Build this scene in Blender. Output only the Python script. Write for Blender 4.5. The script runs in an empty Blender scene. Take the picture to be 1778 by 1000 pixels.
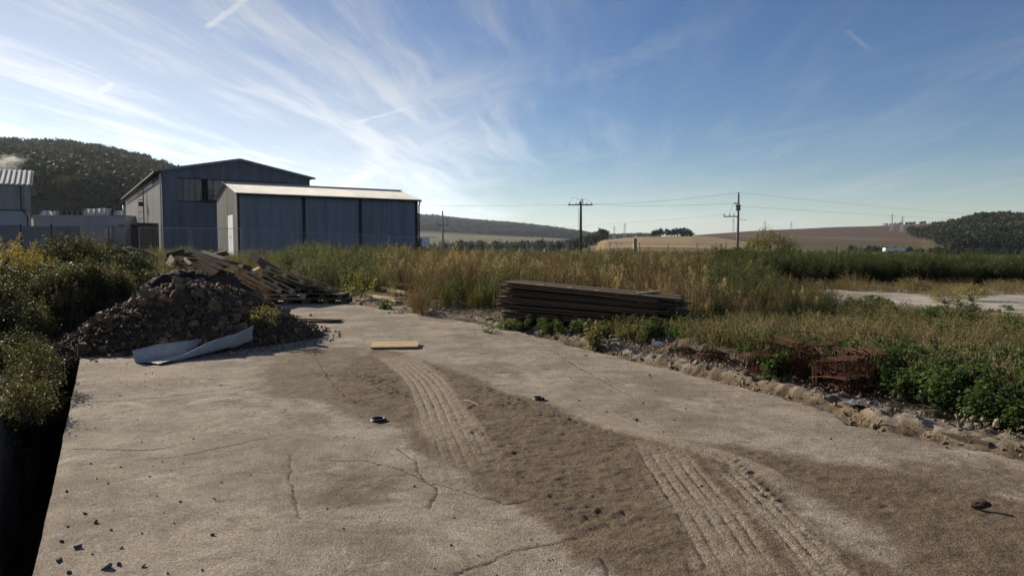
import bpy, math, random
import numpy as np
from mathutils import Matrix, Vector, Euler
R = math.radians
rng = np.random.default_rng(7); random.seed(7)
sc = bpy.context.scene
COL = sc.collection

# ------------------------------------------------------------------ camera, sky, sun, exposure
F, CX, CY, HOR, EYE = 1200.0, 889.0, 500.0, 428.0, 1.7
PITCH = math.atan((CY - HOR) / F)
cd = bpy.data.cameras.new('camera'); cam = bpy.data.objects.new('camera', cd); COL.objects.link(cam)
cam.location = (0, 0, EYE); cam.rotation_euler = (math.pi / 2 - PITCH, 0, 0)
cd.sensor_width = 36; cd.lens = 36 * F / 1778; cd.clip_start = .05; cd.clip_end = 30000
sc.camera = cam
SUN_AZ, SUN_EL = -50.0, 23.0                      # degrees from straight ahead (left is negative), above the horizon
SKY_STRENGTH, SUN_STRENGTH, EXPOSURE = 0.059, 5.0, 0.58
sd = bpy.data.lights.new('sun', 'SUN'); so = bpy.data.objects.new('sun', sd); COL.objects.link(so)
sd.energy = SUN_STRENGTH; sd.angle = R(.6); sd.color = (1, .88, .71)
sdir = Vector((math.sin(R(SUN_AZ)) * math.cos(R(SUN_EL)), math.cos(R(SUN_AZ)) * math.cos(R(SUN_EL)), math.sin(R(SUN_EL))))
so.rotation_euler = sdir.to_track_quat('Z', 'Y').to_euler()
vs = sc.view_settings; vs.view_transform = 'Standard'; vs.look = 'None'; vs.gamma = 1; vs.exposure = EXPOSURE; vs.use_curve_mapping = False
sc.cycles.max_bounces = 6; sc.cycles.diffuse_bounces = 3; sc.cycles.glossy_bounces = 2; sc.cycles.transmission_bounces = 4
sc.cycles.transparent_max_bounces = 6; sc.cycles.volume_bounces = 0; sc.cycles.use_denoising = True
sc.cycles.sample_clamp_indirect = 4; sc.cycles.caustics_reflective = False; sc.cycles.caustics_refractive = False

class NT:
    def __init__(s, tree): s.t = tree; s.n = tree.nodes; s.l = tree.links
    def new(s, kind, **kw):
        nd = s.n.new(kind)
        for k, v in kw.items():
            if k.startswith('i_'): nd.inputs[k[2:].replace('_', ' ')].default_value = v
            else: setattr(nd, k, v)
        return nd
    def link(s, a, b): s.l.new(a, b)
    def put(s, sock, v):
        if hasattr(v, 'is_output'): s.l.new(v, sock)
        else: sock.default_value = v
    def math(s, op, a, b=0, c=0, clamp=False):
        nd = s.n.new('ShaderNodeMath'); nd.operation = op; nd.use_clamp = clamp
        for k, v in enumerate((a, b, c)): s.put(nd.inputs[k], v)
        return nd.outputs[0]
    def mix(s, f, a, b, mode='MIX'):
        nd = s.n.new('ShaderNodeMix'); nd.data_type = 'RGBA'; nd.blend_type = mode
        s.put(nd.inputs[0], f)
        for k, v in ((6, a), (7, b)):
            if isinstance(v, (tuple, list)): v = tuple(v)[:3] + (1,)
            s.put(nd.inputs[k], v)
        return nd.outputs[2]
    def ramp(s, v, lo, hi, a=0.0, b=1.0):
        nd = s.n.new('ShaderNodeMapRange'); nd.interpolation_type = 'SMOOTHSTEP'
        for k, x in enumerate((v, lo, hi, a, b)): s.put(nd.inputs[k], x)
        return nd.outputs[0]
    def noise(s, vec, scale, detail=4, rough=.55, dist=0, dim='3D'):
        nd = s.n.new('ShaderNodeTexNoise'); nd.noise_dimensions = dim
        nd.inputs['Scale'].default_value = scale; nd.inputs['Detail'].default_value = detail
        nd.inputs['Roughness'].default_value = rough; nd.inputs['Distortion'].default_value = dist
        if vec is not None: s.l.new(vec, nd.inputs['Vector'])
        return nd.outputs[0]
    def vor(s, vec, scale, feature='F1', out=0):
        nd = s.n.new('ShaderNodeTexVoronoi'); nd.feature = feature; nd.inputs['Scale'].default_value = scale
        if vec is not None: s.l.new(vec, nd.inputs['Vector'])
        return nd.outputs[out]
    def map(s, vec, loc=(0, 0, 0), rot=(0, 0, 0), scale=(1, 1, 1)):
        nd = s.n.new('ShaderNodeMapping'); s.l.new(vec, nd.inputs[0])
        nd.inputs[1].default_value = loc; nd.inputs[2].default_value = rot; nd.inputs[3].default_value = scale
        return nd.outputs[0]

# world: Nishita sky with thin cirrus streaks on a flat cloud layer
w = bpy.data.worlds.new('World'); sc.world = w; w.use_nodes = True
t = NT(w.node_tree); t.n.clear()
sky = t.new('ShaderNodeTexSky', sky_type='NISHITA'); sky.sun_disc = False
sky.sun_elevation = R(SUN_EL); sky.sun_rotation = R(SUN_AZ); sky.altitude = 300; sky.air_density = 1.0; sky.dust_density = .05; sky.ozone_density = 2.2
tc = t.new('ShaderNodeTexCoord'); sp = t.new('ShaderNodeSeparateXYZ'); t.link(tc.outputs['Generated'], sp.inputs[0])
zz = t.math('MAXIMUM', t.math('ADD', sp.outputs[2], .05), .03)
px_, py_ = t.math('DIVIDE', sp.outputs[0], zz), t.math('DIVIDE', sp.outputs[1], zz)
cb = t.new('ShaderNodeCombineXYZ'); t.link(px_, cb.inputs[0]); t.link(py_, cb.inputs[1]); P = cb.outputs[0]
warp = t.new('ShaderNodeVectorMath', operation='SCALE'); wn = t.new('ShaderNodeTexNoise'); wn.inputs['Scale'].default_value = .35; wn.inputs['Detail'].default_value = 3
t.link(P, wn.inputs['Vector']); t.link(wn.outputs[1], warp.inputs[0]); warp.inputs['Scale'].default_value = .55
add = t.new('ShaderNodeVectorMath', operation='ADD'); t.link(P, add.inputs[0]); t.link(warp.outputs[0], add.inputs[1]); Q = add.outputs[0]
s1 = t.noise(t.map(t.map(Q, rot=(0, 0, R(7))), scale=(3.0, .46, 1)), 1.0, 9, .63)
s2 = t.noise(t.map(t.map(Q, rot=(0, 0, R(-34))), loc=(3, 8, 0), scale=(1.7, .42, 1)), 1.0, 8, .6)
cov = t.noise(t.map(P, loc=(1.3, 4, 0), scale=(.55, .3, 1)), 1.0, 3, .5)
side = t.ramp(px_, 1.3, -2.2)
cover = t.math('ADD', t.math('MULTIPLY', side, .95), t.math('MULTIPLY', t.math('SUBTRACT', cov, .5), 1.1))
streak = t.math('MAXIMUM', t.math('MULTIPLY', t.ramp(s1, .40, .72), t.ramp(py_, 9, 4, .35, 1)), t.math('MULTIPLY', t.math('MULTIPLY', t.ramp(s2, .44, .76), t.ramp(py_, 9, 4.5, .3, .9)), t.ramp(px_, -1.6, .2, .25, 1)))
veil = t.math('ADD', t.math('MULTIPLY', t.ramp(cover, .0, 1.0), .58), t.ramp(py_, 4, 13, 0, .22))
cl = t.math('ADD', veil, t.math('MULTIPLY', streak, t.ramp(cover, -.15, .75, .12, .66)), clamp=True)
# contrails on the same layer: (x, y, angle, half length, half width)
def trail(a, b, wd, k):
    global cl
    (ax, ay), (bx, by) = a, b
    an = math.atan2(by - ay, bx - ax); L = math.hypot(bx - ax, by - ay)
    m = t.map(P, loc=(-ax, -ay, 0)); m = t.map(m, rot=(0, 0, -an))
    s_ = t.new('ShaderNodeSeparateXYZ'); t.link(m, s_.inputs[0])
    n_ = t.noise(P, 9, 4)
    off = t.math('ADD', t.math('ABSOLUTE', s_.outputs[1]), t.math('MULTIPLY', t.math('SUBTRACT', n_, .5), wd * 2.2))
    q = t.math('MULTIPLY', t.ramp(off, wd, 0), t.math('MULTIPLY', t.ramp(s_.outputs[0], 0, L * .12), t.ramp(s_.outputs[0], L, L * .6)))
    cl = t.math('ADD', cl, t.math('MULTIPLY', q, k), clamp=True)
def SP(px, py):
    X, Z = (px - CX) / F, (HOR - py) / F
    n_ = math.sqrt(X * X + 1 + Z * Z); return (X / n_ / (Z / n_ + .05), 1 / n_ / (Z / n_ + .05))
trail(SP(366, 60), SP(470, -14), .020, .5); trail(SP(172, 172), SP(214, 146), .03, .4); trail(SP(616, 218), SP(730, 186), .035, .4)
trail(SP(1456, 60), SP(1506, 100), .02, .22); trail(SP(590, 330), SP(670, 285), .16, .25); trail(SP(990, 150), SP(1300, 20), .16, .14)
hs = t.new('ShaderNodeRGBToBW'); t.link(sky.outputs[0], hs.inputs[0])
white = t.new('ShaderNodeCombineColor')
for k, f_ in enumerate((1.0, 1.05, 1.14)): t.link(t.math('MULTIPLY', hs.outputs[0], f_ * 1.8), white.inputs[k])
hsv = t.new('ShaderNodeHueSaturation'); hsv.inputs['Saturation'].default_value = 1.22; hsv.inputs['Hue'].default_value = .512; t.link(sky.outputs[0], hsv.inputs['Color']); skyc = hsv.outputs[0]
fin = t.mix(t.math('MULTIPLY', cl, .92), skyc, white.outputs[0])
bg = t.new('ShaderNodeBackground'); bg.inputs[1].default_value = SKY_STRENGTH; t.link(fin, bg.inputs[0])
wo = t.new('ShaderNodeOutputWorld'); t.link(bg.outputs[0], wo.inputs[0])

# ------------------------------------------------------------------ geometry helpers
def ray(px, py):
    c, s = math.cos(PITCH), math.sin(PITCH); a, b = (px - CX) / F, (CY - py) / F
    return (a, c + b * s, -s + b * c)
def G(px, py, z=0.0):                              # where a sight line meets the level z
    d = ray(px, py); k = (z - EYE) / d[2]; return (d[0] * k, d[1] * k)
def AT(px, py, Y):                                 # a point at the distance Y
    d = ray(px, py); k = Y / d[1]; return Vector((d[0] * k, Y, EYE + d[2] * k))
def sstep(a, b, x):
    q = np.clip((x - a) / (b - a), 0, 1); return q * q * (3 - 2 * q)
def vnoise(x, y, seed=0):
    xi, yi = np.floor(x).astype(np.int64), np.floor(y).astype(np.int64); fx, fy = x - xi, y - yi
    fx, fy = fx * fx * (3 - 2 * fx), fy * fy * (3 - 2 * fy)
    def h(a, b):
        n = (a * 374761393 + b * 668265263 + seed * 1442695041) & 0x7fffffff
        n = ((n ^ (n >> 13)) * 1274126177) & 0x7fffffff
        return ((n ^ (n >> 16)) & 0xffff) / 65535.0
    return (h(xi, yi) * (1 - fx) + h(xi + 1, yi) * fx) * (1 - fy) + (h(xi, yi + 1) * (1 - fx) + h(xi + 1, yi + 1) * fx) * fy
def fbm(x, y, s, o=4, seed=0):
    a, r_, n_ = 1.0, 0, 0
    for k in range(o):
        r_ = r_ + a * (vnoise(x / s, y / s, seed + k * 17) - .5); n_ += a; a *= .5; s *= .5
    return r_ / n_ * 2
def sdpoly(x, y, poly):                            # signed distance, positive inside
    d = np.full(x.shape, 1e9); ins = np.zeros(x.shape, bool); n = len(poly)
    for k in range(n):
        (ax, ay), (bx, by) = poly[k], poly[(k + 1) % n]; ex, ey = bx - ax, by - ay
        q = np.clip(((x - ax) * ex + (y - ay) * ey) / max(ex * ex + ey * ey, 1e-9), 0, 1)
        d = np.minimum(d, np.hypot(x - ax - q * ex, y - ay - q * ey))
        c = ((ay > y) != (by > y)) & (x < ex * (y - ay) / (ey if abs(ey) > 1e-12 else 1e-12) + ax); ins ^= c
    return np.where(ins, d, -d)
def sdline(x, y, pts):                             # distance, arc length, signed side offset
    d = np.full(x.shape, 1e9); s_ = np.zeros(x.shape); o_ = np.zeros(x.shape); acc = 0
    for (ax, ay), (bx, by) in zip(pts[:-1], pts[1:]):
        ex, ey = bx - ax, by - ay; L = math.hypot(ex, ey)
        q = np.clip(((x - ax) * ex + (y - ay) * ey) / (L * L), 0, 1); dd = np.hypot(x - ax - q * ex, y - ay - q * ey)
        m = dd < d; d = np.where(m, dd, d); s_ = np.where(m, acc + q * L, s_)
        o_ = np.where(m, ((x - ax) * ey - (y - ay) * ex) / L, o_); acc += L
    return d, s_, o_
def smooth_line(pts, n=40):
    p = np.array(pts, float); tt = np.linspace(0, len(p) - 1, n); out = []
    for q in tt:
        k = min(int(q), len(p) - 2); u = q - k; a, b, c, d = p[max(k - 1, 0)], p[k], p[k + 1], p[min(k + 2, len(p) - 1)]
        out.append(tuple(.5 * (2 * b + (c - a) * u + (2 * a - 5 * b + 4 * c - d) * u * u + (3 * b - a - 3 * c + d) * u ** 3)))
    return out
def mesh_np(name, V, Fc, mat=None, attrs=None, smooth=False):
    V = np.asarray(V, np.float32); Fc = np.asarray(Fc, np.int32)
    me = bpy.data.meshes.new(name); me.vertices.add(len(V)); me.vertices.foreach_set('co', V.ravel())
    m, k = Fc.shape; me.loops.add(m * k); me.loops.foreach_set('vertex_index', Fc.ravel())
    me.polygons.add(m); me.polygons.foreach_set('loop_start', np.arange(0, m * k, k, dtype=np.int32))
    if smooth: me.polygons.foreach_set('use_smooth', np.ones(m, bool))
    for an, av in (attrs or {}).items():
        av = np.asarray(av)
        if av.ndim == 2:
            a = me.attributes.new(an, 'FLOAT_COLOR', 'POINT'); c = np.ones((len(V), 4), np.float32); c[:, :3] = av; a.data.foreach_set('color', c.ravel())
        elif av.dtype.kind == 'i':
            a = me.attributes.new(an, 'INT', 'POINT'); a.data.foreach_set('value', av.astype(np.int32))
        else:
            a = me.attributes.new(an, 'FLOAT', 'POINT'); a.data.foreach_set('value', av.astype(np.float32))
    me.update(calc_edges=True); me.validate()
    if mat: me.materials.append(mat)
    return me
def grid_faces(nu, nv):
    i = np.arange(nu - 1)[:, None] * nv + np.arange(nv - 1)[None]; i = i.ravel()
    return np.stack([i, i + nv, i + nv + 1, i + 1], 1)
def link(name, me, parent=None, loc=None):
    o = bpy.data.objects.new(name, me); COL.objects.link(o)
    if parent is not None: o.parent = parent
    if loc is not None: o.location = loc
    return o
def tag(o, label=None, cat=None, group=None, kind=None):
    if label: o['label'] = label
    if cat: o['category'] = cat
    if group: o['group'] = group
    if kind: o['kind'] = kind
    return o
def thing(name, label, cat, loc=(0, 0, 0), rot=(0, 0, 0), group=None):
    o = link(name, None); o.location = loc; o.rotation_euler = rot; o.empty_display_size = .2
    return tag(o, label, cat, group)
class MB:
    def __init__(s): s.v = []; s.f = []
    def raw(s, V, Fs):
        b = len(s.v); s.v += [tuple(q) for q in V]; s.f += [tuple(b + i for i in f) for f in Fs]; return s
    def box(s, c, d, rot=None):
        h = [Vector((x * d[0] / 2, y * d[1] / 2, z * d[2] / 2)) for x in (-1, 1) for y in (-1, 1) for z in (-1, 1)]
        if rot is not None: h = [rot @ q for q in h]
        return s.raw([q + Vector(c) for q in h], [(0, 1, 3, 2), (4, 6, 7, 5), (0, 4, 5, 1), (2, 3, 7, 6), (0, 2, 6, 4), (1, 5, 7, 3)])
    def obox(s, p, e1, e2, e3):                    # corner and three edge vectors
        p, e1, e2, e3 = map(Vector, (p, e1, e2, e3))
        return s.raw([p + a * e1 + b * e2 + c * e3 for a in (0, 1) for b in (0, 1) for c in (0, 1)], [(0, 1, 3, 2), (4, 6, 7, 5), (0, 4, 5, 1), (2, 3, 7, 6), (0, 2, 6, 4), (1, 5, 7, 3)])
    def tube(s, pts, r, n=6, r1=None):
        pts = [Vector(p) for p in pts]; rings = []
        for k, p in enumerate(pts):
            d = (pts[min(k + 1, len(pts) - 1)] - pts[max(k - 1, 0)]).normalized()
            a = d.orthogonal().normalized() if k == 0 else (a - d * a.dot(d)).normalized(); b = d.cross(a)
            rr = r if r1 is None else r + (r1 - r) * k / (len(pts) - 1)
            rings.append([p + (a * math.cos(q * 2 * math.pi / n) + b * math.sin(q * 2 * math.pi / n)) * rr for q in range(n)])
        V = [v for g in rings for v in g]
        Fs = [(k * n + q, k * n + (q + 1) % n, (k + 1) * n + (q + 1) % n, (k + 1) * n + q) for k in range(len(pts) - 1) for q in range(n)]
        Fs += [tuple(range(n))[::-1], tuple(range((len(pts) - 1) * n, len(pts) * n))]
        return s.raw(V, Fs)
    def mesh(s, name, mat, smooth=False):
        me = bpy.data.meshes.new(name); me.from_pydata(s.v, [], s.f); me.update()
        if mat: me.materials.append(mat)
        if smooth: me.polygons.foreach_set('use_smooth', np.ones(len(me.polygons), bool))
        return me
    def build(s, name, mat, parent=None, smooth=False): return link(name, s.mesh(name, mat, smooth), parent)

# ------------------------------------------------------------------ materials
def base_mat(name):
    m = bpy.data.materials.new(name); m.use_nodes = True; t = NT(m.node_tree); t.n.clear()
    o = t.new('ShaderNodeOutputMaterial'); p = t.new('ShaderNodeBsdfPrincipled'); t.link(p.outputs[0], o.inputs[0])
    return m, t, p, o
def MAT(name, c1, c2, scale=4, rough=.8, metal=0, bump=.3, bscale=40, stretch=(1, 1, 1), spec=.3, rnd=.25, c3=None, s3=1.5, bdist=.01):
    m, t, p, o = base_mat(name); tc = t.new('ShaderNodeTexCoord'); v = t.map(tc.outputs['Object'], scale=stretch)
    col = t.mix(t.ramp(t.noise(v, scale, 6, .65), .3, .7), c1, c2)
    if c3: col = t.mix(t.ramp(t.noise(v, s3, 5, .6, .4), .48, .7), col, c3)
    oi = t.new('ShaderNodeObjectInfo'); hv = t.new('ShaderNodeHueSaturation'); t.link(col, hv.inputs['Color'])
    t.link(t.math('ADD', t.math('MULTIPLY', oi.outputs['Random'], 2 * rnd), 1 - rnd), hv.inputs['Value'])
    t.link(hv.outputs[0], p.inputs['Base Color'])
    p.inputs['Metallic'].default_value = metal; p.inputs['Specular IOR Level'].default_value = spec
    t.link(t.math('ADD', rough - .12, t.math('MULTIPLY', t.noise(v, scale * 3, 4), .24)), p.inputs['Roughness'])
    if bump:
        b = t.new('ShaderNodeBump'); b.inputs['Strength'].default_value = bump; b.inputs['Distance'].default_value = bdist
        t.link(t.noise(v, bscale, 5, .65), b.inputs['Height']); t.link(b.outputs[0], p.inputs['Normal'])
    return m
M = {}
M['wood_old'] = MAT('wood_old', (.16, .12, .085), (.07, .05, .035), 3, .85, 0, .5, 30, (1, 14, 14), rnd=.35)
M['wood_dark'] = MAT('wood_dark', (.13, .09, .06), (.055, .04, .028), 3, .9, 0, .5, 30, (1, 14, 14), rnd=.35)
M['wood_pale'] = MAT('wood_pale', (.50, .37, .23), (.33, .24, .15), 3, .8, 0, .4, 30, (1, 14, 14), rnd=.25)
M['plywood'] = MAT('plywood', (.46, .33, .17), (.34, .23, .11), 3, .75, 0, .3, 30, (2, 12, 2), c3=(.25, .19, .12))
M['blue_sheet'] = MAT('blue_sheet', (.215, .242, .28), (.135, .158, .192), 1.7, .5, .0, 0, spec=.4, rnd=.06, stretch=(1, 1, .07), c3=(.20, .215, .235), s3=.35)
M['navy_sheet'] = MAT('navy_sheet', (.115, .140, .172), (.076, .096, .124), 1.3, .55, .0, 0, spec=.35, rnd=.03, stretch=(1, 1, .08))
M['grey_sheet'] = MAT('grey_sheet', (.30, .30, .29), (.22, .225, .22), .5, .6, 0, 0, stretch=(1, 1, .2), rnd=.06, c3=(.17, .165, .155), s3=.5)
M['pale_sheet'] = MAT('pale_sheet', (.46, .46, .44), (.33, .335, .33), 1.3, .6, 0, 0, stretch=(1, 1, .07), rnd=.05, c3=(.29, .29, .28), s3=.4)
M['roof_sheet'] = MAT('roof_sheet', (.50, .50, .48), (.40, .40, .385), .6, .62, .1, 0, spec=.35, rnd=.03, c3=(.33, .325, .31), s3=.4)
M['dark_steel'] = MAT('dark_steel', (.030, .030, .033), (.016, .016, .018), 3, .6, .2, .1, rnd=.2)
M['window_old'] = MAT('window_old', (.26, .25, .235), (.14, .135, .13), 1.2, .5, 0, .1, 20, (1, 1, .3), rnd=.5, c3=(.09, .085, .08), s3=.8)
M['interior_shade'] = MAT('interior_shade', (.03, .03, .03), (.02, .02, .02), 1, .9, 0, 0)
M['render_white'] = MAT('render_white', (.36, .38, .41), (.31, .33, .36), .3, .85, 0, .1, 30, rnd=.05, c3=(.27, .285, .31), s3=.25)
M['white_paint'] = MAT('white_paint', (.78, .78, .76), (.68, .68, .66), 2, .5, 0, 0, rnd=.05)
M['white_door'] = MAT('white_door', (.80, .82, .85), (.7, .72, .75), 1, .5, 0, 0, rnd=.02)
M['galv'] = MAT('galv', (.42, .43, .44), (.30, .31, .32), 6, .45, .6, .1, 40, rnd=.1)
M['bent_metal'] = MAT('bent_metal', (.44, .43, .41), (.33, .32, .305), 5, .5, .1, .3, 9, spec=.5, c3=(.34, .31, .27), s3=2, rnd=.02)
M['concrete_pole'] = MAT('concrete_pole', (.27, .26, .25), (.19, .185, .18), 5, .9, 0, .3, 30)
M['pole_wood'] = MAT('pole_wood', (.065, .052, .042), (.04, .032, .027), 4, .9, 0, .3, 20, (4, 4, .4))
M['rust'] = MAT('rust', (.095, .040, .022), (.045, .022, .015), 30, .9, .1, .3, 60, c3=(.15, .062, .026), s3=9, rnd=.4)
M['black'] = MAT('black', (.014, .014, .014), (.022, .022, .022), 20, .6, 0, .2, 40)
M['wire'] = MAT('wire', (.09, .09, .095), (.07, .07, .075), 3, .5, .3, 0)
M['stone'] = MAT('stone', (.185, .115, .064), (.085, .052, .031), 9, .85, 0, .6, 30, c3=(.25, .19, .135), s3=4, rnd=.5)
M['stone_grey'] = MAT('stone_grey', (.15, .14, .13), (.075, .07, .065), 14, .9, 0, .6, 40, rnd=.4)
M['brick_red'] = MAT('brick_red', (.26, .115, .055), (.17, .075, .04), 12, .9, 0, .5, 40, rnd=.2)
M['soil'] = MAT('soil', (.085, .060, .042), (.040, .028, .020), 5, .97, 0, .9, 14, rnd=0, c3=(.09, .07, .052), s3=2, bdist=.03)
M['black_soil'] = MAT('black_soil', (.026, .024, .024), (.012, .011, .012), 6, .97, 0, .9, 16, rnd=0, bdist=.03)
M['concrete_old'] = MAT('concrete_old', (.33, .30, .26), (.22, .20, .175), 2.5, .95, 0, .8, 30, c3=(.16, .135, .11), s3=1.2, rnd=.08, bdist=.02)
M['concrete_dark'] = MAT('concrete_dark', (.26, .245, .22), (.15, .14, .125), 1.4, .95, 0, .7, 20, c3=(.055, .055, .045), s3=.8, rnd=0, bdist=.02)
M['lime'] = MAT('lime', (.72, .71, .68), (.58, .57, .54), 9, .9, 0, .4, 30, rnd=.1)
M['plastic_grey'] = MAT('plastic_grey', (.16, .17, .185), (.10, .105, .115), 5, .5, 0, .2, 20)
M['roof_tile'] = MAT('roof_tile', (.24, .10, .065), (.18, .08, .055), 2, .9, 0, 0)
M['bark'] = MAT('bark', (.075, .058, .042), (.04, .032, .025), 6, .95, 0, .5, 12, (3, 3, .6))

def foliage_mat(name, trans=.38, rough=.6, rnd=.3, hue=.03):
    m, t, p, o = base_mat(name); at = t.new('ShaderNodeAttribute', attribute_name='col'); oi = t.new('ShaderNodeObjectInfo')
    hv = t.new('ShaderNodeHueSaturation'); t.link(at.outputs['Color'], hv.inputs['Color'])
    t.link(t.math('ADD', t.math('MULTIPLY', oi.outputs['Random'], 2 * rnd), 1 - rnd), hv.inputs['Value'])
    r2 = t.math('FRACT', t.math('MULTIPLY', oi.outputs['Random'], 17.3)); t.link(t.math('ADD', t.math('MULTIPLY', r2, 2 * hue), .5 - hue), hv.inputs['Hue'])
    t.link(hv.outputs[0], p.inputs['Base Color']); p.inputs['Roughness'].default_value = rough; p.inputs['Specular IOR Level'].default_value = .25
    tr = t.new('ShaderNodeBsdfTranslucent'); t.link(t.mix(1, hv.outputs[0], (1.25, 1.2, .75), 'MULTIPLY'), tr.inputs[0])
    mx = t.new('ShaderNodeMixShader'); mx.inputs[0].default_value = trans; t.link(p.outputs[0], mx.inputs[1]); t.link(tr.outputs[0], mx.inputs[2]); t.link(mx.outputs[0], o.inputs[0])
    return m
M['leaf'] = foliage_mat('leaf'); M['dry'] = foliage_mat('dry_stalks', .3, .75, .3, .012); M['far_leaf'] = foliage_mat('far_leaf', .15, .8, .25, .02)

# ------------------------------------------------------------------ slab frame
ANG = R(30.5); EU = (math.cos(ANG), math.sin(ANG)); EV = (-math.sin(ANG), math.cos(ANG)); UL = -.37
def SU(x, y): return EU[0] * x + EU[1] * y
def SV(x, y): return EV[0] * x + EV[1] * y
def W(u, v): return (EU[0] * u + EV[0] * v, EU[1] * u + EV[1] * v)
_re = [G(*q) for q in ((1900, 826), (1778, 795), (1640, 768), (1480, 735), (1440, 712), (1260, 662), (1100, 625), (905, 575), (800, 556), (730, 545), (600, 525))]
_rv = [SV(*q) for q in _re]; _ru = [SU(*q) for q in _re]
def URIGHT(v): return np.interp(v, [-6, .5] + _rv + [30], [6.9, 6.6] + _ru + [6.2])

# ------------------------------------------------------------------ ground: one sheet out to the hills
PXC = [-900, 0, 120, 180, 240, 290, 340, 450, 560, 640, 700, 760, 850, 950, 1000, 1050, 1110, 1200, 1300, 1400, 1500, 1600, 1650, 1700, 1780, 2600]
RAD = [60, 150, 300, 500, 700, 900, 1300, 2000, 3000, 5000, 9000]
def lh(Z): return [0, 0, .12 * Z, .42 * Z, .75 * Z, Z, 1.0 * Z, 1.0 * Z]
TAB = []
for p_ in PXC:
    if p_ <= 640:
        Z = np.interp(p_, [-900, 0, 120, 180, 240, 290, 340, 450, 560, 640], [122, 122, 120, 115, 105, 95, 81, 58, 34, 12]); row = lh(Z) + [max(140, Z), 140, 120]
    elif p_ <= 1000:
        Z = np.interp(p_, [640, 720, 800, 850, 950, 1000], [140, 128, 114, 100, 78, 60]); row = [0, -.3, -1.5, -3, -3, -2, 4, .42 * Z, Z, Z, .8 * Z]
    elif p_ <= 1200:
        row = {1050: [0, 0, 1.5, 5.0, 8.5, 11, 10, 16, 40, 40, 30], 1110: [0, 0, 2.5, 7, 11.5, 14, 15, 20, 42, 40, 30], 1200: [0, 0, 2.5, 7, 11.5, 15.5, 23, 24, 24, 24, 20]}[p_]
    elif p_ <= 1600:
        k = (p_ - 1200) / 400; row = [0, -.3 * k, 2 - 4 * k, 5 - 8 * min(1, k * 1.2), 10 - 6 * k, 17 - 2 * k, float(np.interp(p_, [1200, 1300, 1400, 1500, 1600], [23, 31, 35, 38.5, 43])), 36, 36, 36, 30]
    else:
        k = min(1, (p_ - 1600) / 100); row = [0, -.8, -2.2, -4, 4 + 9 * k, 15 + 19 * k, 43 - 5 * k, 38, 36, 36, 30]
    TAB.append(row)
TAB = np.array(TAB)
def far_h(x, y):
    r = np.hypot(x, y); az = np.clip(np.arctan2(x, np.maximum(y, 1e-6)), -1.15, 1.15); az = np.where(y < 0, np.sign(x) * 1.15, az)
    px = CX + F * np.tan(az); ci = np.interp(px, PXC, np.arange(len(PXC))); lr = np.log(np.clip(r, 60, 9000)); ri = np.interp(lr, np.log(RAD), np.arange(len(RAD)))
    c0 = np.clip(ci.astype(int), 0, len(PXC) - 2); r0 = np.clip(ri.astype(int), 0, len(RAD) - 2); fc, fr = ci - c0, ri - r0
    z = (TAB[c0, r0] * (1 - fc) + TAB[c0 + 1, r0] * fc) * (1 - fr) + (TAB[c0, r0 + 1] * (1 - fc) + TAB[c0 + 1, r0 + 1] * fc) * fr
    z = z * np.cos(az)
    return z + fbm(x, y, 260, 4, 5) * sstep(250, 900, r) * np.clip(np.abs(z) * .12, 0, 7)
def ground_h(x, y, raw=False):
    x = np.asarray(x, float); y = np.asarray(y, float)
    rise = sstep(24, 50, y) * np.interp(x, [-40, -22, -8, 2], [1.05, 1.0, .35, 0.0]) * sstep(260, 140, np.hypot(x, y))
    z = far_h(x, y) + rise + .05 * fbm(x, y, 3, 3, 2) * sstep(400, 100, np.hypot(x, y))
    u, v = SU(x, y), SV(x, y)
    if raw: return z
    near = sstep(33, 27, v) * sstep(-14, -9, v)
    ur = URIGHT(v); du = u - ur
    z = z + near * (.12 * sstep(.7, 1.6, du) * sstep(9, 3, du))
    z = z - near * .40 * sstep(UL - 4.0, UL - 3.5, u) * sstep(2.2, 1.7, du)               # under the slab and the verge sheet
    z = z - near * 1.5 * sstep(UL - 1.9, UL - 1.4, u) * sstep(UL + 1.6, UL + 1.0, u)     # the trench
    return z
az = np.concatenate([np.linspace(-180, -52, 40)[:-1], np.linspace(-52, 52, 541), np.linspace(52, 180, 40)[1:]]); az = np.radians(az)
rr = np.concatenate([[.05, .5], np.geomspace(1.2, 9000, 350)])
A_, R_ = np.meshgrid(az, rr, indexing='ij'); gx, gy = R_ * np.sin(A_), R_ * np.cos(A_); gz = ground_h(gx, gy)
gx[-1], gy[-1], gz[-1] = gx[0], gy[0], gz[0]
# land cover, laid out as fields on the plain and the hillsides
PXg = CX + F * np.tan(np.clip(A_, -1.1, 1.1)); PXg = np.where(np.abs(A_) > 1.4, np.sign(A_) * 9000, PXg)
cover = np.zeros(gx.shape + (3,)); n1 = fbm(gx, gy, 2.2, 4, 9)[..., None]; n2 = fbm(gx, gy, 60, 4, 11)[..., None]
cover[:] = np.array((.085, .070, .045)) * (1 + .5 * n1)
def field(mask, c, var=.18): 
    global cover
    mk = np.clip(mask, 0, 1)[..., None]; cover = cover * (1 - mk) + mk * np.array(c) * (1 + var * n2 + .1 * n1)
def band(a, b, x, s=.03): return sstep(a * (1 - s), a * (1 + s), x) * sstep(b * (1 + s), b * (1 - s), x)
field(sstep(48, 70, R_), (.095, .075, .05)); field(sstep(130, 150, R_) * sstep(700, 760, PXg) * sstep(1060, 1000, PXg), (.075, .085, .04))
yel = band(175, 1250, R_) * sstep(1020, 1045, PXg) * sstep(1400, 1385, PXg)
field(yel, (.30, .222, .122)); field(yel * band(230, 262, R_ + 25 * np.sin(PXg / 60), .02), (.36, .28, .16)); field(yel * band(300, 345, R_ + .1 * PXg, .02), (.17, .12, .07))
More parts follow.
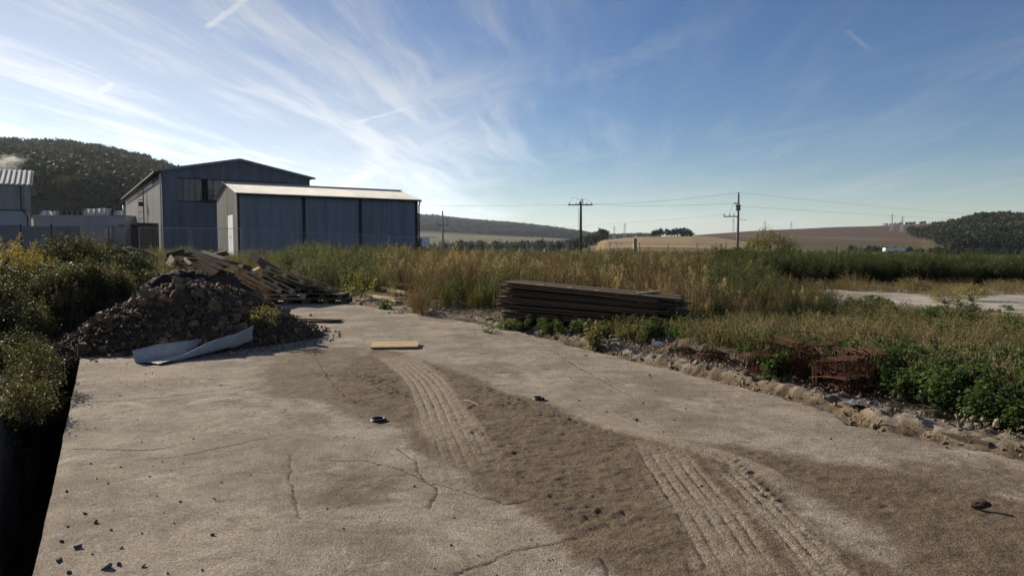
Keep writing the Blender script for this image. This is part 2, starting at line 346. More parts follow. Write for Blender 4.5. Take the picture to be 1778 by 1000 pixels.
plough = sstep(-8, 8, R_ - np.interp(PXg, [1150, 1200, 1250, 1300, 1400, 1500, 1700], [1300, 900, 690, 560, 480, 520, 600])) * sstep(1420, 1400, R_) * sstep(1180, 1200, PXg) * sstep(2000, 1900, PXg)
field(plough, (.105, .074, .054)); field(plough * band(1050, 1130, R_ + .2 * PXg, .03), (.14, .10, .068)); field(plough * sstep(1180, 1260, R_), (.21, .15, .085))
grn = band(300, 620, R_ + (1500 - PXg) * .5, .02) * sstep(1370, 1410, PXg) * sstep(2100, 2000, PXg); field(grn, (.105, .105, .042))
field(band(60, 285, R_, .03) * sstep(1380, 1420, PXg), (.115, .085, .055)); field(sstep(200, 260, R_) * sstep(690, 640, PXg), (.035, .042, .024))
field(sstep(1750, 1900, R_) * sstep(1120, 1090, PXg), (.040, .048, .030)); field(sstep(560, 640, R_) * sstep(1600, 1640, PXg), (.035, .045, .025))
field(band(1300, 1700, R_) * sstep(700, 740, PXg) * sstep(1050, 1020, PXg), (.16, .14, .075))
field(sstep(5200, 6000, R_), (.05, .06, .045))
m, t, p, o = base_mat('ground'); at = t.new('ShaderNodeAttribute', attribute_name='col'); ge = t.new('ShaderNodeNewGeometry')
c_ = t.mix(t.ramp(t.noise(ge.outputs['Position'], 6, 6, .7), .3, .75), at.outputs['Color'], (.55, .55, .55), 'MULTIPLY'); c_ = t.mix(.5, at.outputs['Color'], c_)
t.link(c_, p.inputs['Base Color']); p.inputs['Roughness'].default_value = .97; p.inputs['Specular IOR Level'].default_value = .1
b = t.new('ShaderNodeBump'); b.inputs['Strength'].default_value = .7; b.inputs['Distance'].default_value = .05; t.link(t.noise(ge.outputs['Position'], 9, 5, .7), b.inputs['Height']); t.link(b.outputs[0], p.inputs['Normal'])
me = mesh_np('ground', np.stack([gx, gy, gz], -1).reshape(-1, 3), grid_faces(*gx.shape), m, {'col': cover.reshape(-1, 3)}, True)
tag(link('ground', me), 'rough brown ground running out to fields and hills', kind='structure')

# ------------------------------------------------------------------ concrete slab with dirt and tyre tracks
vv = np.concatenate([np.arange(-5, 1.4, .25), np.arange(1.4, 9.5, .0125), np.geomspace(9.5, 27, 240)]); nu = 540
V_, S_ = np.meshgrid(vv, np.linspace(0, 1, nu), indexing='ij')
edge_n = fbm(V_ * 1.0, V_ * 0 + 3.1, .6, 4, 21); ur = URIGHT(V_) + .07 * edge_n + .05 * fbm(V_, V_ * 0 + 8, .16, 3, 22)
ul = UL + .022 * fbm(V_, V_ * 0 + 1, 1.3, 7, 23)
U_ = ul + (ur - ul) * S_; sx, sy = W(U_, V_)
def PXL(*pts): return [G(*q) for q in pts]
DIRT = [(PXL((648, 604), (700, 612), (770, 640), (900, 688), (965, 708), (1060, 748), (1180, 772), (1300, 835), (1420, 930), (1600, 1040), (1700, 1250), (1380, 1250), (1240, 1150), (1110, 1010), (1062, 972), (996, 965), (985, 938), (930, 905), (862, 852), (800, 815), (730, 775), (690, 735), (650, 715), (560, 690), (575, 650)), 1.0),
        (PXL((1240, 772), (1400, 800), (1560, 815), (1800, 880), (2100, 1050), (1800, 1300), (1640, 1080), (1520, 930), (1400, 868)), .72),
        (PXL((430, 640), (520, 600), (650, 600), (720, 740), (640, 745), (520, 700), (420, 690)), .50),
        (PXL((520, 850), (560, 815), (640, 805), (710, 840), (700, 870), (600, 885), (500, 895)), .46),
        (PXL((330, 690), (420, 650), (560, 660), (640, 700), (560, 760), (420, 740)), .34),
        (PXL((600, 520), (700, 545), (860, 580), (1000, 620), (900, 650), (760, 610), (640, 580), (520, 575), (520, 540)), .28),
        (PXL((1480, 790), (1778, 800), (1900, 860), (1700, 870), (1560, 830)), .5)]
dirt = np.zeros(sx.shape); wob1 = fbm(sx, sy, .8, 5, 30)
for poly, k in DIRT: dirt = np.maximum(dirt, k * np.clip(.5 + (sdpoly(sx, sy, poly) + .22 * wob1) / .55, 0, 1))
PALE = [(smooth_line(PXL((640, 600), (672, 612), (735, 655), (768, 710), (792, 765), (830, 835), (880, 930))), .30, 1.0), (smooth_line(PXL((1120, 735), (1160, 800), (1225, 890), (1290, 1000), (1330, 1090), (1400, 1300))), .27, .75),
        (smooth_line(PXL((1215, 775), (1300, 850), (1370, 920), (1440, 1000), (1490, 1080), (1580, 1280))), .17, .85), (smooth_line(PXL((930, 690), (1000, 712), (1110, 752), (1260, 795), (1360, 840), (1470, 888), (1600, 925))), .13, .95),
        (smooth_line(PXL((520, 552), (620, 565), (700, 600), (760, 625), (880, 672))), .12, .5), (smooth_line(PXL((60, 790), (250, 780), (420, 765), (540, 745))), .10, .55), (smooth_line(PXL((100, 835), (250, 815), (330, 800))), .12, .6),
        (smooth_line(PXL((120, 640), (300, 645), (480, 630))), .35, .55), (smooth_line(PXL((960, 680), (1060, 690), (1150, 680))), .10, .6)]
pale = np.zeros(sx.shape); h = np.zeros(sx.shape)
dn = fbm(sx, sy, .35, 5, 31); fine = fbm(sx, sy, .06, 3, 32)
h += .012 * fbm(sx, sy, 2.5, 3, 33) + dirt * (.008 + .012 * dn + .008 * fine + .010 * np.clip(fbm(sx, sy, .11, 3, 36), 0, 1)) + (.0022 * fine + .0035 * fbm(sx, sy, .22, 4, 37)) * (1 - .5 * dirt)
for k, (ln, wd, kk) in enumerate(PALE):
    d, s_, o_ = sdline(sx, sy, ln); L = sum(math.hypot(b[0] - a[0], b[1] - a[1]) for a, b in zip(ln[:-1], ln[1:]))
    fade = sstep(0, .3 * L, s_) * sstep(L, .6 * L, s_)
    mk = sstep(wd * 1.25, wd * .65, d + .10 * wob1 * (k != 3)) * fade; pale = np.maximum(pale, kk * mk)
    if k < 3:                                       # tread: grooves along the run and short bars across it
        ow = o_ + .022 * fbm(sx, sy, .9, 3, 44 + k); gr = np.maximum(0, np.cos(2 * np.pi * ow / (.088 if k != 2 else .075))) ** 3
        bars = np.maximum(0, np.cos(2 * np.pi * (s_ / .06 + .5 * np.round(o_ / .085) + .9 * dn)))
        patch = .25 + .75 * sstep(-.35, .35, fbm(sx, sy, .4, 4, 40 + k))
        h = h * (1 - .6 * mk) + mk * (.006 + .003 * fine + .003 * dn - .015 * gr * patch - .0035 * bars * (1 - gr) * patch)
    elif k == 3: h += mk * .012
# lug prints pressed into the loose dirt
LUG = [(smooth_line(PXL((760, 640), (830, 680), (930, 720), (1060, 765))), .30, .17), (smooth_line(PXL((800, 700), (860, 760), (930, 820), (1040, 900))), .26, .19), (smooth_line(PXL((560, 650), (640, 655), (700, 690))), .2, .16), (smooth_line(PXL((570, 685), (650, 705), (705, 710))), .12, .16),
       (smooth_line(PXL((1260, 800), (1350, 880), (1420, 960), (1500, 1060))), .16, .15), (smooth_line(PXL((1330, 790), (1420, 830), (1520, 870))), .16, .17)]
damp = np.zeros(sx.shape)
for k, (ln, wd, st) in enumerate(LUG):
    d, s_, o_ = sdline(sx, sy, ln); mk = sstep(wd, wd * .6, d)
    ph = s_ / (st * .62) + np.abs(o_) * 3.2 / .3; lug = sstep(.0, .9, np.cos(2 * np.pi * (ph + .9 * dn))) * sstep(-.6, .5, np.cos(2 * np.pi * (o_ / .17 + .5 * wob1)))
    rough_ = sstep(-.25, .2, fbm(sx, sy, .3, 3, 50 + k)); h += mk * rough_ * (.007 * lug - .003 + .007 * fine); damp = np.maximum(damp, mk * rough_ * .8)
lump = fbm(sx, sy, .16, 3, 61); h += dirt * .012 * np.clip(lump, 0, 1) * (1 - pale)
CRK = [PXL((790, 995), (850, 975), (915, 950), (960, 943), (1000, 935)), PXL((640, 800), (700, 815), (745, 838), (760, 855), (745, 880)), PXL((505, 790), (503, 830), (512, 870), (520, 900)), PXL((745, 838), (800, 850), (880, 875), (930, 865)), PXL((320, 790), (420, 770), (460, 760)), PXL((130, 780), (260, 782), (300, 776)),
       PXL((690, 780), (720, 800), (735, 835)), PXL((560, 800), (640, 800), (700, 815)), PXL((600, 690), (560, 640), (540, 600)), PXL((1040, 970), (1060, 1000), (1062, 1040)), PXL((905, 575), (1010, 640), (1100, 690)), PXL((120, 700), (280, 690), (420, 672))]
crk = np.full(sx.shape, 9.0); wob = .03 * fbm(sx, sy, .12, 3, 71)
for ln in CRK: crk = np.minimum(crk, sdline(sx + wob, sy + .03 * fbm(sx, sy, .1, 3, 72), ln)[0])
h -= .008 * sstep(.02, .0, crk)
rim = sstep(.10, .0, U_ - ul); h -= rim * .012 * (1 + edge_n); h -= .02 * sstep(.12, 0, ur - U_) * (1 + fbm(sx, sy, .1, 2, 77))
top = np.stack([sx, sy, h], -1); n0, n1_ = sx.shape
Vv = [top.reshape(-1, 3)]; Fc = [grid_faces(n0, n1_)[:, ::-1]]; at_ = {'dirt': [dirt.ravel()], 'pale': [pale.ravel()], 'crk': [crk.ravel()], 'damp': [damp.ravel()]}
for side_i in (0, n1_ - 1):                          # the slab's sides
    dep = 1.7 if side_i == 0 else .22; rows = 6; base = sum(len(q) for q in Vv)
    c_ = top[:, side_i]; wall = np.stack([c_ + np.array((0, 0, -dep)) * (q / rows) + (0 if q == 0 else 1) * (np.array((EU[0], EU[1], 0)) * (.05 * fbm(vv, vv * 0 + q, .3, 3, 80 + q))[:, None] * (1 if side_i else .5) - (np.array((EU[0], EU[1], 0)) * .03 * (1 if side_i else -1))) for q in range(rows + 1)], 1)
    Vv.append(wall.reshape(-1, 3)); f_ = grid_faces(n0, rows + 1) + base; Fc.append(f_ if side_i == 0 else f_[:, ::-1]); k = wall.shape[0] * wall.shape[1]
    for a, val in (('dirt', .6), ('pale', 0.), ('crk', 9.), ('damp', .3)): at_[a].append(np.full(k, val))
m, t, p, o = base_mat('slab_concrete'); ge = t.new('ShaderNodeNewGeometry'); pos = ge.outputs['Position']
A = {k: t.new('ShaderNodeAttribute', attribute_name=k).outputs['Fac'] for k in ('dirt', 'pale', 'crk', 'damp')}
big, mid, fin_ = t.noise(pos, .7, 5, .6), t.noise(pos, 5, 6, .65), t.noise(pos, 90, 4, .7)
grain = t.vor(pos, 130); grain2 = t.vor(pos, 120, out=1)
con = t.mix(t.ramp(t.noise(pos, .9, 8, .72), .36, .64), (.215, .180, .142), (.38, .33, .268)); con = t.mix(t.ramp(mid, .48, .74, 0, .75), con, (.155, .126, .097))
con = t.mix(t.ramp(t.noise(pos, 1.7, 6, .7, .6), .54, .70, 0, .75), con, (.47, .425, .36)); con = t.mix(t.ramp(t.noise(t.map(pos, rot=(0, 0, R(-8)), scale=(.5, 2.2, 1)), 1.3, 7, .7, .8), .52, .72, 0, .6), con, (.15, .122, .094))
dc = t.mix(t.ramp(mid, .3, .7), (.125, .092, .062), (.198, .150, .102)); dc = t.mix(t.ramp(t.noise(pos, 22, 5, .7), .55, .8, 0, .7), dc, (.105, .08, .056))
dm = t.ramp(t.math('ADD', A['dirt'], t.math('MULTIPLY', t.math('SUBTRACT', t.math('ADD', t.math('MULTIPLY', mid, .7), t.math('MULTIPLY', fin_, .3)), .5), .9)), .28, .60)
col = t.mix(dm, con, dc)
col = t.mix(t.math('MULTIPLY', A['damp'], t.ramp(mid, .35, .6, .2, .6)), col, (.125, .094, .066))
pm = t.math('MULTIPLY', t.ramp(t.math('ADD', A['pale'], t.math('MULTIPLY', t.math('SUBTRACT', mid, .5), .6)), .12, 1.0), .78)
col = t.mix(pm, col, t.mix(t.ramp(fin_, .35, .7), (.30, .25, .19), (.38, .325, .25)))
gs = t.new('ShaderNodeRGBToBW'); t.link(grain2, gs.inputs[0])
col = t.mix(1, col, t.mix(t.ramp(gs.outputs[0], .1, .9), (.66, .66, .66), (1.32, 1.31, 1.29)), 'MULTIPLY')
col = t.mix(t.ramp(t.math('ADD', A['crk'], t.math('MULTIPLY', t.math('SUBTRACT', t.noise(pos, 30, 3), .5), .018)), .012, .002, 0, .85), col, (.045, .036, .03))
speck = t.math('MULTIPLY', t.ramp(t.vor(pos, 17), .16, .06), t.ramp(t.noise(pos, 1.2, 3), .5, .66)); col = t.mix(t.math('MULTIPLY', speck, .75), col, (.07, .055, .042))
t.link(col, p.inputs['Base Color']); p.inputs['Roughness'].default_value = .93; p.inputs['Specular IOR Level'].default_value = .22
b = t.new('ShaderNodeBump'); b.inputs['Strength'].default_value = .9; b.inputs['Distance'].default_value = .012
hh = t.math('ADD', t.math('MULTIPLY', grain, .9), t.math('ADD', fin_, t.math('MULTIPLY', t.noise(pos, 28, 5, .7), t.math('ADD', 1.0, t.math('MULTIPLY', dm, 2.5)))))
t.link(hh, b.inputs['Height']); t.link(b.outputs[0], p.inputs['Normal'])
me = mesh_np('concrete_slab', np.concatenate(Vv), np.concatenate(Fc), m, {k: np.concatenate(v) for k, v in at_.items()}, True)
tag(link('concrete_slab_pavement', me), 'dusty concrete slab with brown dirt and tyre tracks', kind='structure')
def slab_z(x, y):
    return float(.012 * fbm(np.array([x]), np.array([y]), 2.5, 3, 33)[0])

# verge: dirt gutter, crumbled concrete footing strip, rising soil
vv = np.concatenate([np.arange(-3, 1.5, .2), np.arange(1.5, 14, .035), np.arange(14, 27, .12)]); uu = np.concatenate([np.arange(-.15, 1.0, .03), np.arange(1.0, 2.9, .08)])
V_, D_ = np.meshgrid(vv, uu, indexing='ij'); x_, y_ = W(URIGHT(V_) + D_, V_)
wv = .08 * fbm(V_, V_ * 0 + 2, 1.3, 3, 90); dd = D_ + wv
strip = sstep(.34, .42, dd) * sstep(.86, .76, dd); brk = sstep(-.55, -.1, fbm(V_, V_ * 0, .9, 3, 91)); strip = strip * (.35 + .65 * brk)
z_ = -.13 + .06 * fbm(x_, y_, .25, 4, 92) + .09 * sstep(.15, .40, dd) + .06 * strip + .20 * sstep(.75, 1.5, dd) + .055 * fbm(x_, y_, .10, 4, 93) * sstep(-.05, .1, D_) + .05 * fbm(x_, y_, .4, 3, 95) * sstep(0, .2, D_) - .12 * sstep(.0, -.12, D_)
z_ = np.where(D_ > 2.3, z_ - .5 * sstep(2.3, 2.9, D_), z_)
ca, cb_, cc = np.array((.135, .103, .07)), np.array((.235, .205, .165)), np.array((.10, .078, .052)); nz = fbm(x_, y_, .18, 4, 94)[..., None]
cl_ = ca * (1 + .5 * nz); k = (strip * sstep(-.6, .1, nz[..., 0]))[..., None]; cl_ = cl_ * (1 - k) + cb_ * (1 + .35 * nz) * k; k = sstep(.85, 1.3, dd)[..., None]; cl_ = cl_ * (1 - k) + cc * (1 + .4 * nz) * k
m, t, p, o = base_mat('verge_soil'); at = t.new('ShaderNodeAttribute', attribute_name='col'); ge = t.new('ShaderNodeNewGeometry'); pos = ge.outputs['Position']
c_ = t.mix(1, at.outputs['Color'], t.mix(t.ramp(t.noise(pos, 35, 6, .7), .3, .7), (.6, .6, .6), (1.35, 1.33, 1.3)), 'MULTIPLY'); t.link(c_, p.inputs['Base Color']); p.inputs['Roughness'].default_value = .96; p.inputs['Specular IOR Level'].default_value = .15
b = t.new('ShaderNodeBump'); b.inputs['Strength'].default_value = .9; b.inputs['Distance'].default_value = .02; t.link(t.noise(pos, 40, 6, .75), b.inputs['Height']); t.link(b.outputs[0], p.inputs['Normal']); M['verge'] = m
tag(link('verge_ground', mesh_np('verge_ground', np.stack([x_, y_, z_], -1).reshape(-1, 3), grid_faces(*x_.shape)[:, ::-1], m, {'col': cl_.reshape(-1, 3)}, True)), 'dirt gutter and crumbling concrete footing beside the slab', kind='structure')

# bank on the far side of the trench, and the trench wall
uu = np.linspace(-11, UL - .56, 150); vv = np.linspace(-3, 28, 300); V_, U_ = np.meshgrid(vv, uu, indexing='ij'); x_, y_ = W(U_, V_)
BANK = lambda x, y, u: .04 + .40 * sstep(UL - .6, UL - 3.0, u) + .22 * fbm(x, y, 1.6, 4, 101)
z_ = BANK(x_, y_, U_); z_ = np.where(U_ < -10, z_ - 1.2 * sstep(-10, -11, U_), z_); z_ = z_ - 1.0 * sstep(26.5, 28, V_)
tag(link('soil_bank_terrain', mesh_np('soil_bank', np.stack([x_, y_, z_], -1).reshape(-1, 3), grid_faces(*x_.shape)[:, ::-1], M['soil'], None, True)), 'dark overgrown soil bank beyond the trench', kind='structure')
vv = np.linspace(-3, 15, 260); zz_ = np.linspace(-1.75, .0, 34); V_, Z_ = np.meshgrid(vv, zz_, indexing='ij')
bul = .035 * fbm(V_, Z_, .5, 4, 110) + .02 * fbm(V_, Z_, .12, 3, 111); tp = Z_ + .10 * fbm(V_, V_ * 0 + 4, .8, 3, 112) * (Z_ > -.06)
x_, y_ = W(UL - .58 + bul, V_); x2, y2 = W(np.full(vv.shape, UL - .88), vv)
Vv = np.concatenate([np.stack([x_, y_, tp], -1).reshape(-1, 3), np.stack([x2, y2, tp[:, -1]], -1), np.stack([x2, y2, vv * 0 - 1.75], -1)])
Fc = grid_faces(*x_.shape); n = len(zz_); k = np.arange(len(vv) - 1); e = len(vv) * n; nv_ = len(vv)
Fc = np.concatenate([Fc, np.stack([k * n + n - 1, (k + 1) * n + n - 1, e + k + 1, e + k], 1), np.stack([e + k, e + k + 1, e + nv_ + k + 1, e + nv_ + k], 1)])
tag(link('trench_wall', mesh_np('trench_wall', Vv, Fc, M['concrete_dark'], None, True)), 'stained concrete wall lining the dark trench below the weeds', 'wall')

# second concrete pad beyond the weeds on the right
px_a = [G(1338, 508), G(1420, 536), G(1560, 545), G(1700, 556), G(1860, 572), G(2050, 560), G(1950, 515), G(1778, 512), G(1640, 511), G(1480, 503)]
cxp, cyp = np.mean(px_a, 0); n = 64; an = np.linspace(0, 2 * np.pi, n, endpoint=False); pa = np.array(smooth_line(px_a + [px_a[0]], n + 1))[:-1]
ringv = []
for q in np.linspace(0, 1, 26):
    pts_ = np.array((cxp, cyp)) * (1 - q) + pa * q; ringv.append(np.stack([pts_[:, 0] + .12 * q * fbm(pts_[:, 0], pts_[:, 1], .5, 3, 120), pts_[:, 1], .20 + .02 * fbm(pts_[:, 0], pts_[:, 1], .9, 3, 121)], 1))
ringv.append(ringv[-1] - np.array((0, 0, .35))); Vv = np.concatenate(ringv); Fc = []
for a in range(len(ringv) - 1): k = np.arange(n); Fc.append(np.stack([a * n + k, (a + 1) * n + k, (a + 1) * n + (k + 1) % n, a * n + (k + 1) % n], 1))
M['pad'] = MAT('pad', (.40, .365, .31), (.28, .25, .205), 1.1, .95, 0, .6, 30, c3=(.17, .14, .10), s3=.6, rnd=0)
tag(link('concrete_pad_pavement', mesh_np('concrete_pad', Vv, np.concatenate(Fc)[:, ::-1], M['pad'], None, True)), 'pale concrete pad beyond the weeds', kind='structure')

#@@PART2
# ------------------------------------------------------------------ buildings
def corr(mb, p0, d, L, z0, z1, nrm, pitch=.30, depth=.045):
    """ribbed sheet standing on p0 + s*d; z0, z1 are functions of s; ribs stand out along nrm"""
    p0, d, nrm = Vector(p0), Vector(d).normalized(), Vector(nrm).normalized(); s = 0; prof = []
    while s < L:
        for q, o in ((0, 0), (.42, 0), (.52, 1), (.90, 1)):
            if s + q * pitch < L: prof.append((s + q * pitch, o * depth))
        s += pitch
    prof.append((L, 0)); V, Fs = [], []
    for s, o in prof:
        a = p0 + d * s + nrm * o; V += [Vector((a.x, a.y, z0(s))), Vector((a.x, a.y, z1(s)))]
    for k in range(len(prof) - 1): Fs.append((2 * k, 2 * k + 2, 2 * k + 3, 2 * k + 1))
    mb.raw(V, Fs); return mb
def corr_roof(mb, a, b, c, dd_, pitch=.35, depth=.05, th=.04):
    """ribbed roof pane: eave a->b, ridge dd_->c; ribs run from eave to ridge"""
    a, b, c, dd_ = map(Vector, (a, b, c, dd_)); n = ((b - a).cross(dd_ - a)).normalized(); n = n if n.z > 0 else -n; L = (b - a).length; s = 0; prof = []
    while s < L:
        for q, o in ((0, 0), (.5, 0), (.58, 1), (.92, 1)):
            if s + q * pitch < L: prof.append(((s + q * pitch) / L, o * depth))
        s += pitch
    prof.append((1, 0)); V, Fs = [], []
    for q, o in prof:
        e, r_ = a.lerp(b, q), dd_.lerp(c, q); V += [e + n * o, r_ + n * o, e - n * th, r_ - n * th]
    for k in range(len(prof) - 1): Fs += [(4 * k, 4 * k + 4, 4 * k + 5, 4 * k + 1), (4 * k + 2, 4 * k + 3, 4 * k + 7, 4 * k + 6), (4 * k, 4 * k + 2, 4 * k + 6, 4 * k + 4), (4 * k + 1, 4 * k + 5, 4 * k + 7, 4 * k + 3)]
    return mb.raw(V, Fs)
FD = Vector((.84, .543, 0)).normalized(); BD = Vector((-.543, .84, 0)).normalized(); UP = Vector((0, 0, 1)); C_ = lambda z: (lambda s: z)
ZB = .75
# large dark hall
O = Vector((-37.75, 75, 0)); Wd, Ln, ZE, ZR = 16.0, 51.0, 9.9, 11.5
H = thing('industrial_hall', 'large dark blue steel hall with a low gable roof and a strip of old windows', 'building', (O.x, O.y, ZB))
def child(mb, name, mat, par, smooth=False):
    me = mb.mesh(name, mat, smooth); pp = par
    loc = Vector(pp.location)
    while pp.parent is not None: pp = pp.parent; loc = loc + Vector(pp.location)
    me.transform(Matrix.Translation(-loc)); return link(name, me, par)
gab = lambda s: ZE + (ZR - ZE) * (1 - abs(s - Wd / 2) / (Wd / 2))
s0, s1, wb, wt = 1.5, 13.5, 6.67, 9.1
mb = MB(); corr(mb, O, FD, Wd, C_(ZB), C_(wb), -BD); child(mb, 'lower_wall', M['navy_sheet'], H)
mb = MB(); corr(mb, O, FD, Wd, C_(wt), gab, -BD); child(mb, 'gable_wall', M['navy_sheet'], H)
for a_, l_ in ((0, s0), (s1, Wd - s1)): child(corr(MB(), O + FD * a_, FD, l_, C_(wb), C_(wt), -BD), 'middle_wall', M['navy_sheet'], H)
mb = MB(); corr(mb, O + BD * Ln, FD, Wd, C_(ZB), gab, BD, 1.2); child(mb, 'rear_wall', M['navy_sheet'], H)
mb = MB(); corr(mb, O + FD * Wd, BD, Ln, C_(ZB), C_(ZE), FD, .6); child(mb, 'side_wall', M['navy_sheet'], H)
k0 = 0
for a, b_ in ((0, 9.0), (9.3, 15.5), (15.8, 51)):
    mb = MB(); corr(mb, O + BD * a, BD, b_ - a, C_(ZB + .3), C_(ZE - (.9 if k0 == 0 else .35)), -FD, .30, .03); child(mb, 'side_panel', M['pale_sheet'], H); k0 += 1
mb = MB().obox(O - FD * -.06 + UP * ZB, BD * Ln, FD * .05, UP * (ZE - ZB)); child(mb, 'side_backing', M['dark_steel'], H)
rf = None
for sg in (0, 1):
    e = O + FD * (-.5 if sg == 0 else Wd + .5) - BD * .35 + UP * (ZE - .08); r_ = O + FD * (Wd / 2) - BD * .35 + UP * (ZR + .03); q = BD * (Ln + .7)
    mb = corr_roof(MB(), e, e + q, r_ + q, r_, .5); rf = child(mb, 'roof_slope', M['dark_steel'], H)
mb = MB()
for sg in (0, 1):
    a = O + FD * (-.55 if sg == 0 else Wd + .55) - BD * .42 + UP * (ZE - .22); b_ = O + FD * (Wd / 2) - BD * .42 + UP * (ZR - .10); mb.obox(a, b_ - a, -BD * .06, UP * .24)
child(mb, 'verge_trim', M['blue_sheet'], H)
mb = MB().obox(O - FD * .75 + UP * (ZE - .30), BD * Ln, FD * .18, UP * .16); child(mb, 'gutter', M['dark_steel'], H)
wf = child(MB().obox(O + FD * s0 + UP * (wb - .08), FD * (s1 - s0), -BD * .10, UP * .09).obox(O + FD * s0 + UP * (wt - .02), FD * (s1 - s0), -BD * .10, UP * .09), 'window_frame', M['dark_steel'], H)
s = s0
while s < s1 - .1:
    wdt = .62
    if not (3.8 <= s + .3 <= 4.75): child(MB().obox(O + FD * (s + .02) + UP * wb - BD * random.uniform(.0, .04), FD * (wdt - .04), BD * .03, UP * (wt - wb)), 'pane', M['window_old'], wf)
    s += wdt
child(MB().obox(O + FD * (s0) + UP * wb + BD * 1.2, FD * (s1 - s0), BD * .05, UP * (wt - wb)), 'shade_sheet', M['interior_shade'], H)  # near-black sheet, its colour stands in for the shade inside the closed hall
mb = MB(); bo = O + FD * 3.7 + UP * (wb + .05)
mb.obox(bo, FD * 2.6, -BD * 1.0, UP * .10)
for q in np.linspace(0, 2.6, 7): mb.tube([bo + FD * q - BD * .97, bo + FD * q - BD * .97 + UP * 1.1], .025, 4)
for zq in (.55, 1.1): mb.tube([bo - BD * .97 + UP * zq, bo - BD * .97 + FD * 2.6 + UP * zq], .03, 4)
child(mb, 'balcony', M['dark_steel'], H)
mb = MB(); lb = O + BD * 16.5 - FD * .35 + UP * (ZB + 2)
for q in (0, .5): mb.tube([lb + BD * q, lb + BD * q + UP * 6.4], .04, 4)
for q in np.arange(.2, 6.4, .3): mb.tube([lb + UP * q, lb + BD * .5 + UP * q], .02, 4)
for q in np.arange(2.5, 6.4, .8): mb.tube([lb + UP * q, lb - FD * .6 + UP * q, lb - FD * .6 + BD * .5 + UP * q, lb + BD * .5 + UP * q], .025, 4)
mb.obox(lb - FD * .6 + UP * 4.1, FD * .6, BD * .9, UP * .5); child(mb, 'ladder', M['dark_steel'], H)
mb = MB().tube([O - FD * .15 - BD * .1 + UP * (ZE - .4), O - FD * .15 - BD * .1 + UP * ZB], .07, 6); child(mb, 'downpipe', M['galv'], H)
# smaller shed in front
O2 = Vector((-21.7, 55, 0)); L2, W2, E2, R2 = 15.6, 8.8, 5.95, 7.0
S = thing('storage_shed', 'smaller blue grey corrugated shed with a pale ribbed roof and white end door', 'building', (O2.x, O2.y, ZB))
bays = ((.12, 5.05), (5.35, 9.95), (10.25, 15.3))
for a, b_ in bays: child(corr(MB(), O2 + FD * a, FD, b_ - a, C_(ZB - .6), C_(E2 - .12), -BD, .24, .05), 'wall_bay', M['blue_sheet'], S)
for a in (-.06, 5.06, 9.96, 15.31): child(MB().obox(O2 + FD * a + BD * .02 + UP * (ZB - .6), FD * .28, BD * .14, UP * (E2 - ZB + .5)), 'column', M['dark_steel'], S)
gb = lambda s: E2 + (R2 - E2) * (1 - abs(s - W2 / 2) / (W2 / 2)) - .06
for a, z0 in ((0, ZB), (2.0, None), (4.1, ZB)):
    if z0 is not None:
        l_ = 2.0 if a == 0 else W2 - a; child(corr(MB(), O2 + BD * a, BD, l_, C_(z0 - .3), (lambda a: lambda s: gb(a + s))(a), -FD, .24, .04), 'gable_wall', M['grey_sheet'], S)
child(corr(MB(), O2 + BD * 2.0, BD, 2.1, C_(4.35), lambda s: gb(2 + s), -FD, .24, .04), 'gable_wall', M['grey_sheet'], S)
dr = child(MB().obox(O2 + BD * 2.04 - FD * .02 + UP * (ZB + .1), BD * 1.0, FD * .06, UP * 3.45).obox(O2 + BD * 3.07 - FD * .02 + UP * (ZB + .1), BD * 1.0, FD * .06, UP * 3.45), 'door', M['white_door'], S); dr['label'] = 'white double door in the gable'; child(MB().tube([O2 + BD * 2.95 - FD * .08 + UP * (ZB + 1.6), O2 + BD * 2.95 - FD * .08 + UP * (ZB + 1.9)], .02, 5), 'handle', M['dark_steel'], dr)
child(corr(MB(), O2 + FD * L2, BD, W2, C_(ZB - .5), gb, FD, .4), 'gable_wall', M['grey_sheet'], S); child(corr(MB(), O2 + BD * W2, FD, L2, C_(ZB - .5), C_(E2), BD, .6), 'rear_wall', M['blue_sheet'], S)
for sg in (0, 1):
    e = O2 - FD * .25 + BD * (-.3 if sg == 0 else W2 + .3) + UP * (E2 - .03); r_ = O2 - FD * .25 + BD * (W2 / 2) + UP * (R2 + .05); q = FD * (L2 + .5)
    child(corr_roof(MB(), e, e + q, r_ + q, r_, .25, .035), 'roof_slope', M['roof_sheet'], S)
child(MB().obox(O2 - FD * .3 + BD * (W2 / 2 - .2) + UP * (R2 + .08), FD * (L2 + .6), BD * .4, UP * .05), 'ridge_cap', M['roof_sheet'], S)
child(MB().obox(O2 - FD * .2 - BD * .40 + UP * (E2 - .20), FD * (L2 + .4), BD * .14, UP * .12), 'gutter', M['dark_steel'], S)
child(MB().tube([O2 + FD * (L2 + .05) - BD * .3 + UP * (E2 - .2), O2 + FD * (L2 + .05) - BD * .12 + UP * (E2 - .6), O2 + FD * (L2 + .05) - BD * .12 + UP * (ZB - .5)], .07, 6), 'downpipe', M['dark_steel'], S)
q = O2 + FD * (L2 + .35) - BD * .1; tag(child(MB().obox(q + UP * 1.5, FD * .75, BD * .5, UP * 1.0).obox(q + UP * .2 + FD * .3 + BD * .2, FD * .12, BD * .12, UP * 1.3), 'switch_box', M['white_paint'], thing('electric_cabinet', 'small white cabinet at the far corner of the corrugated shed', 'cabinet', (q.x, q.y, .3))))
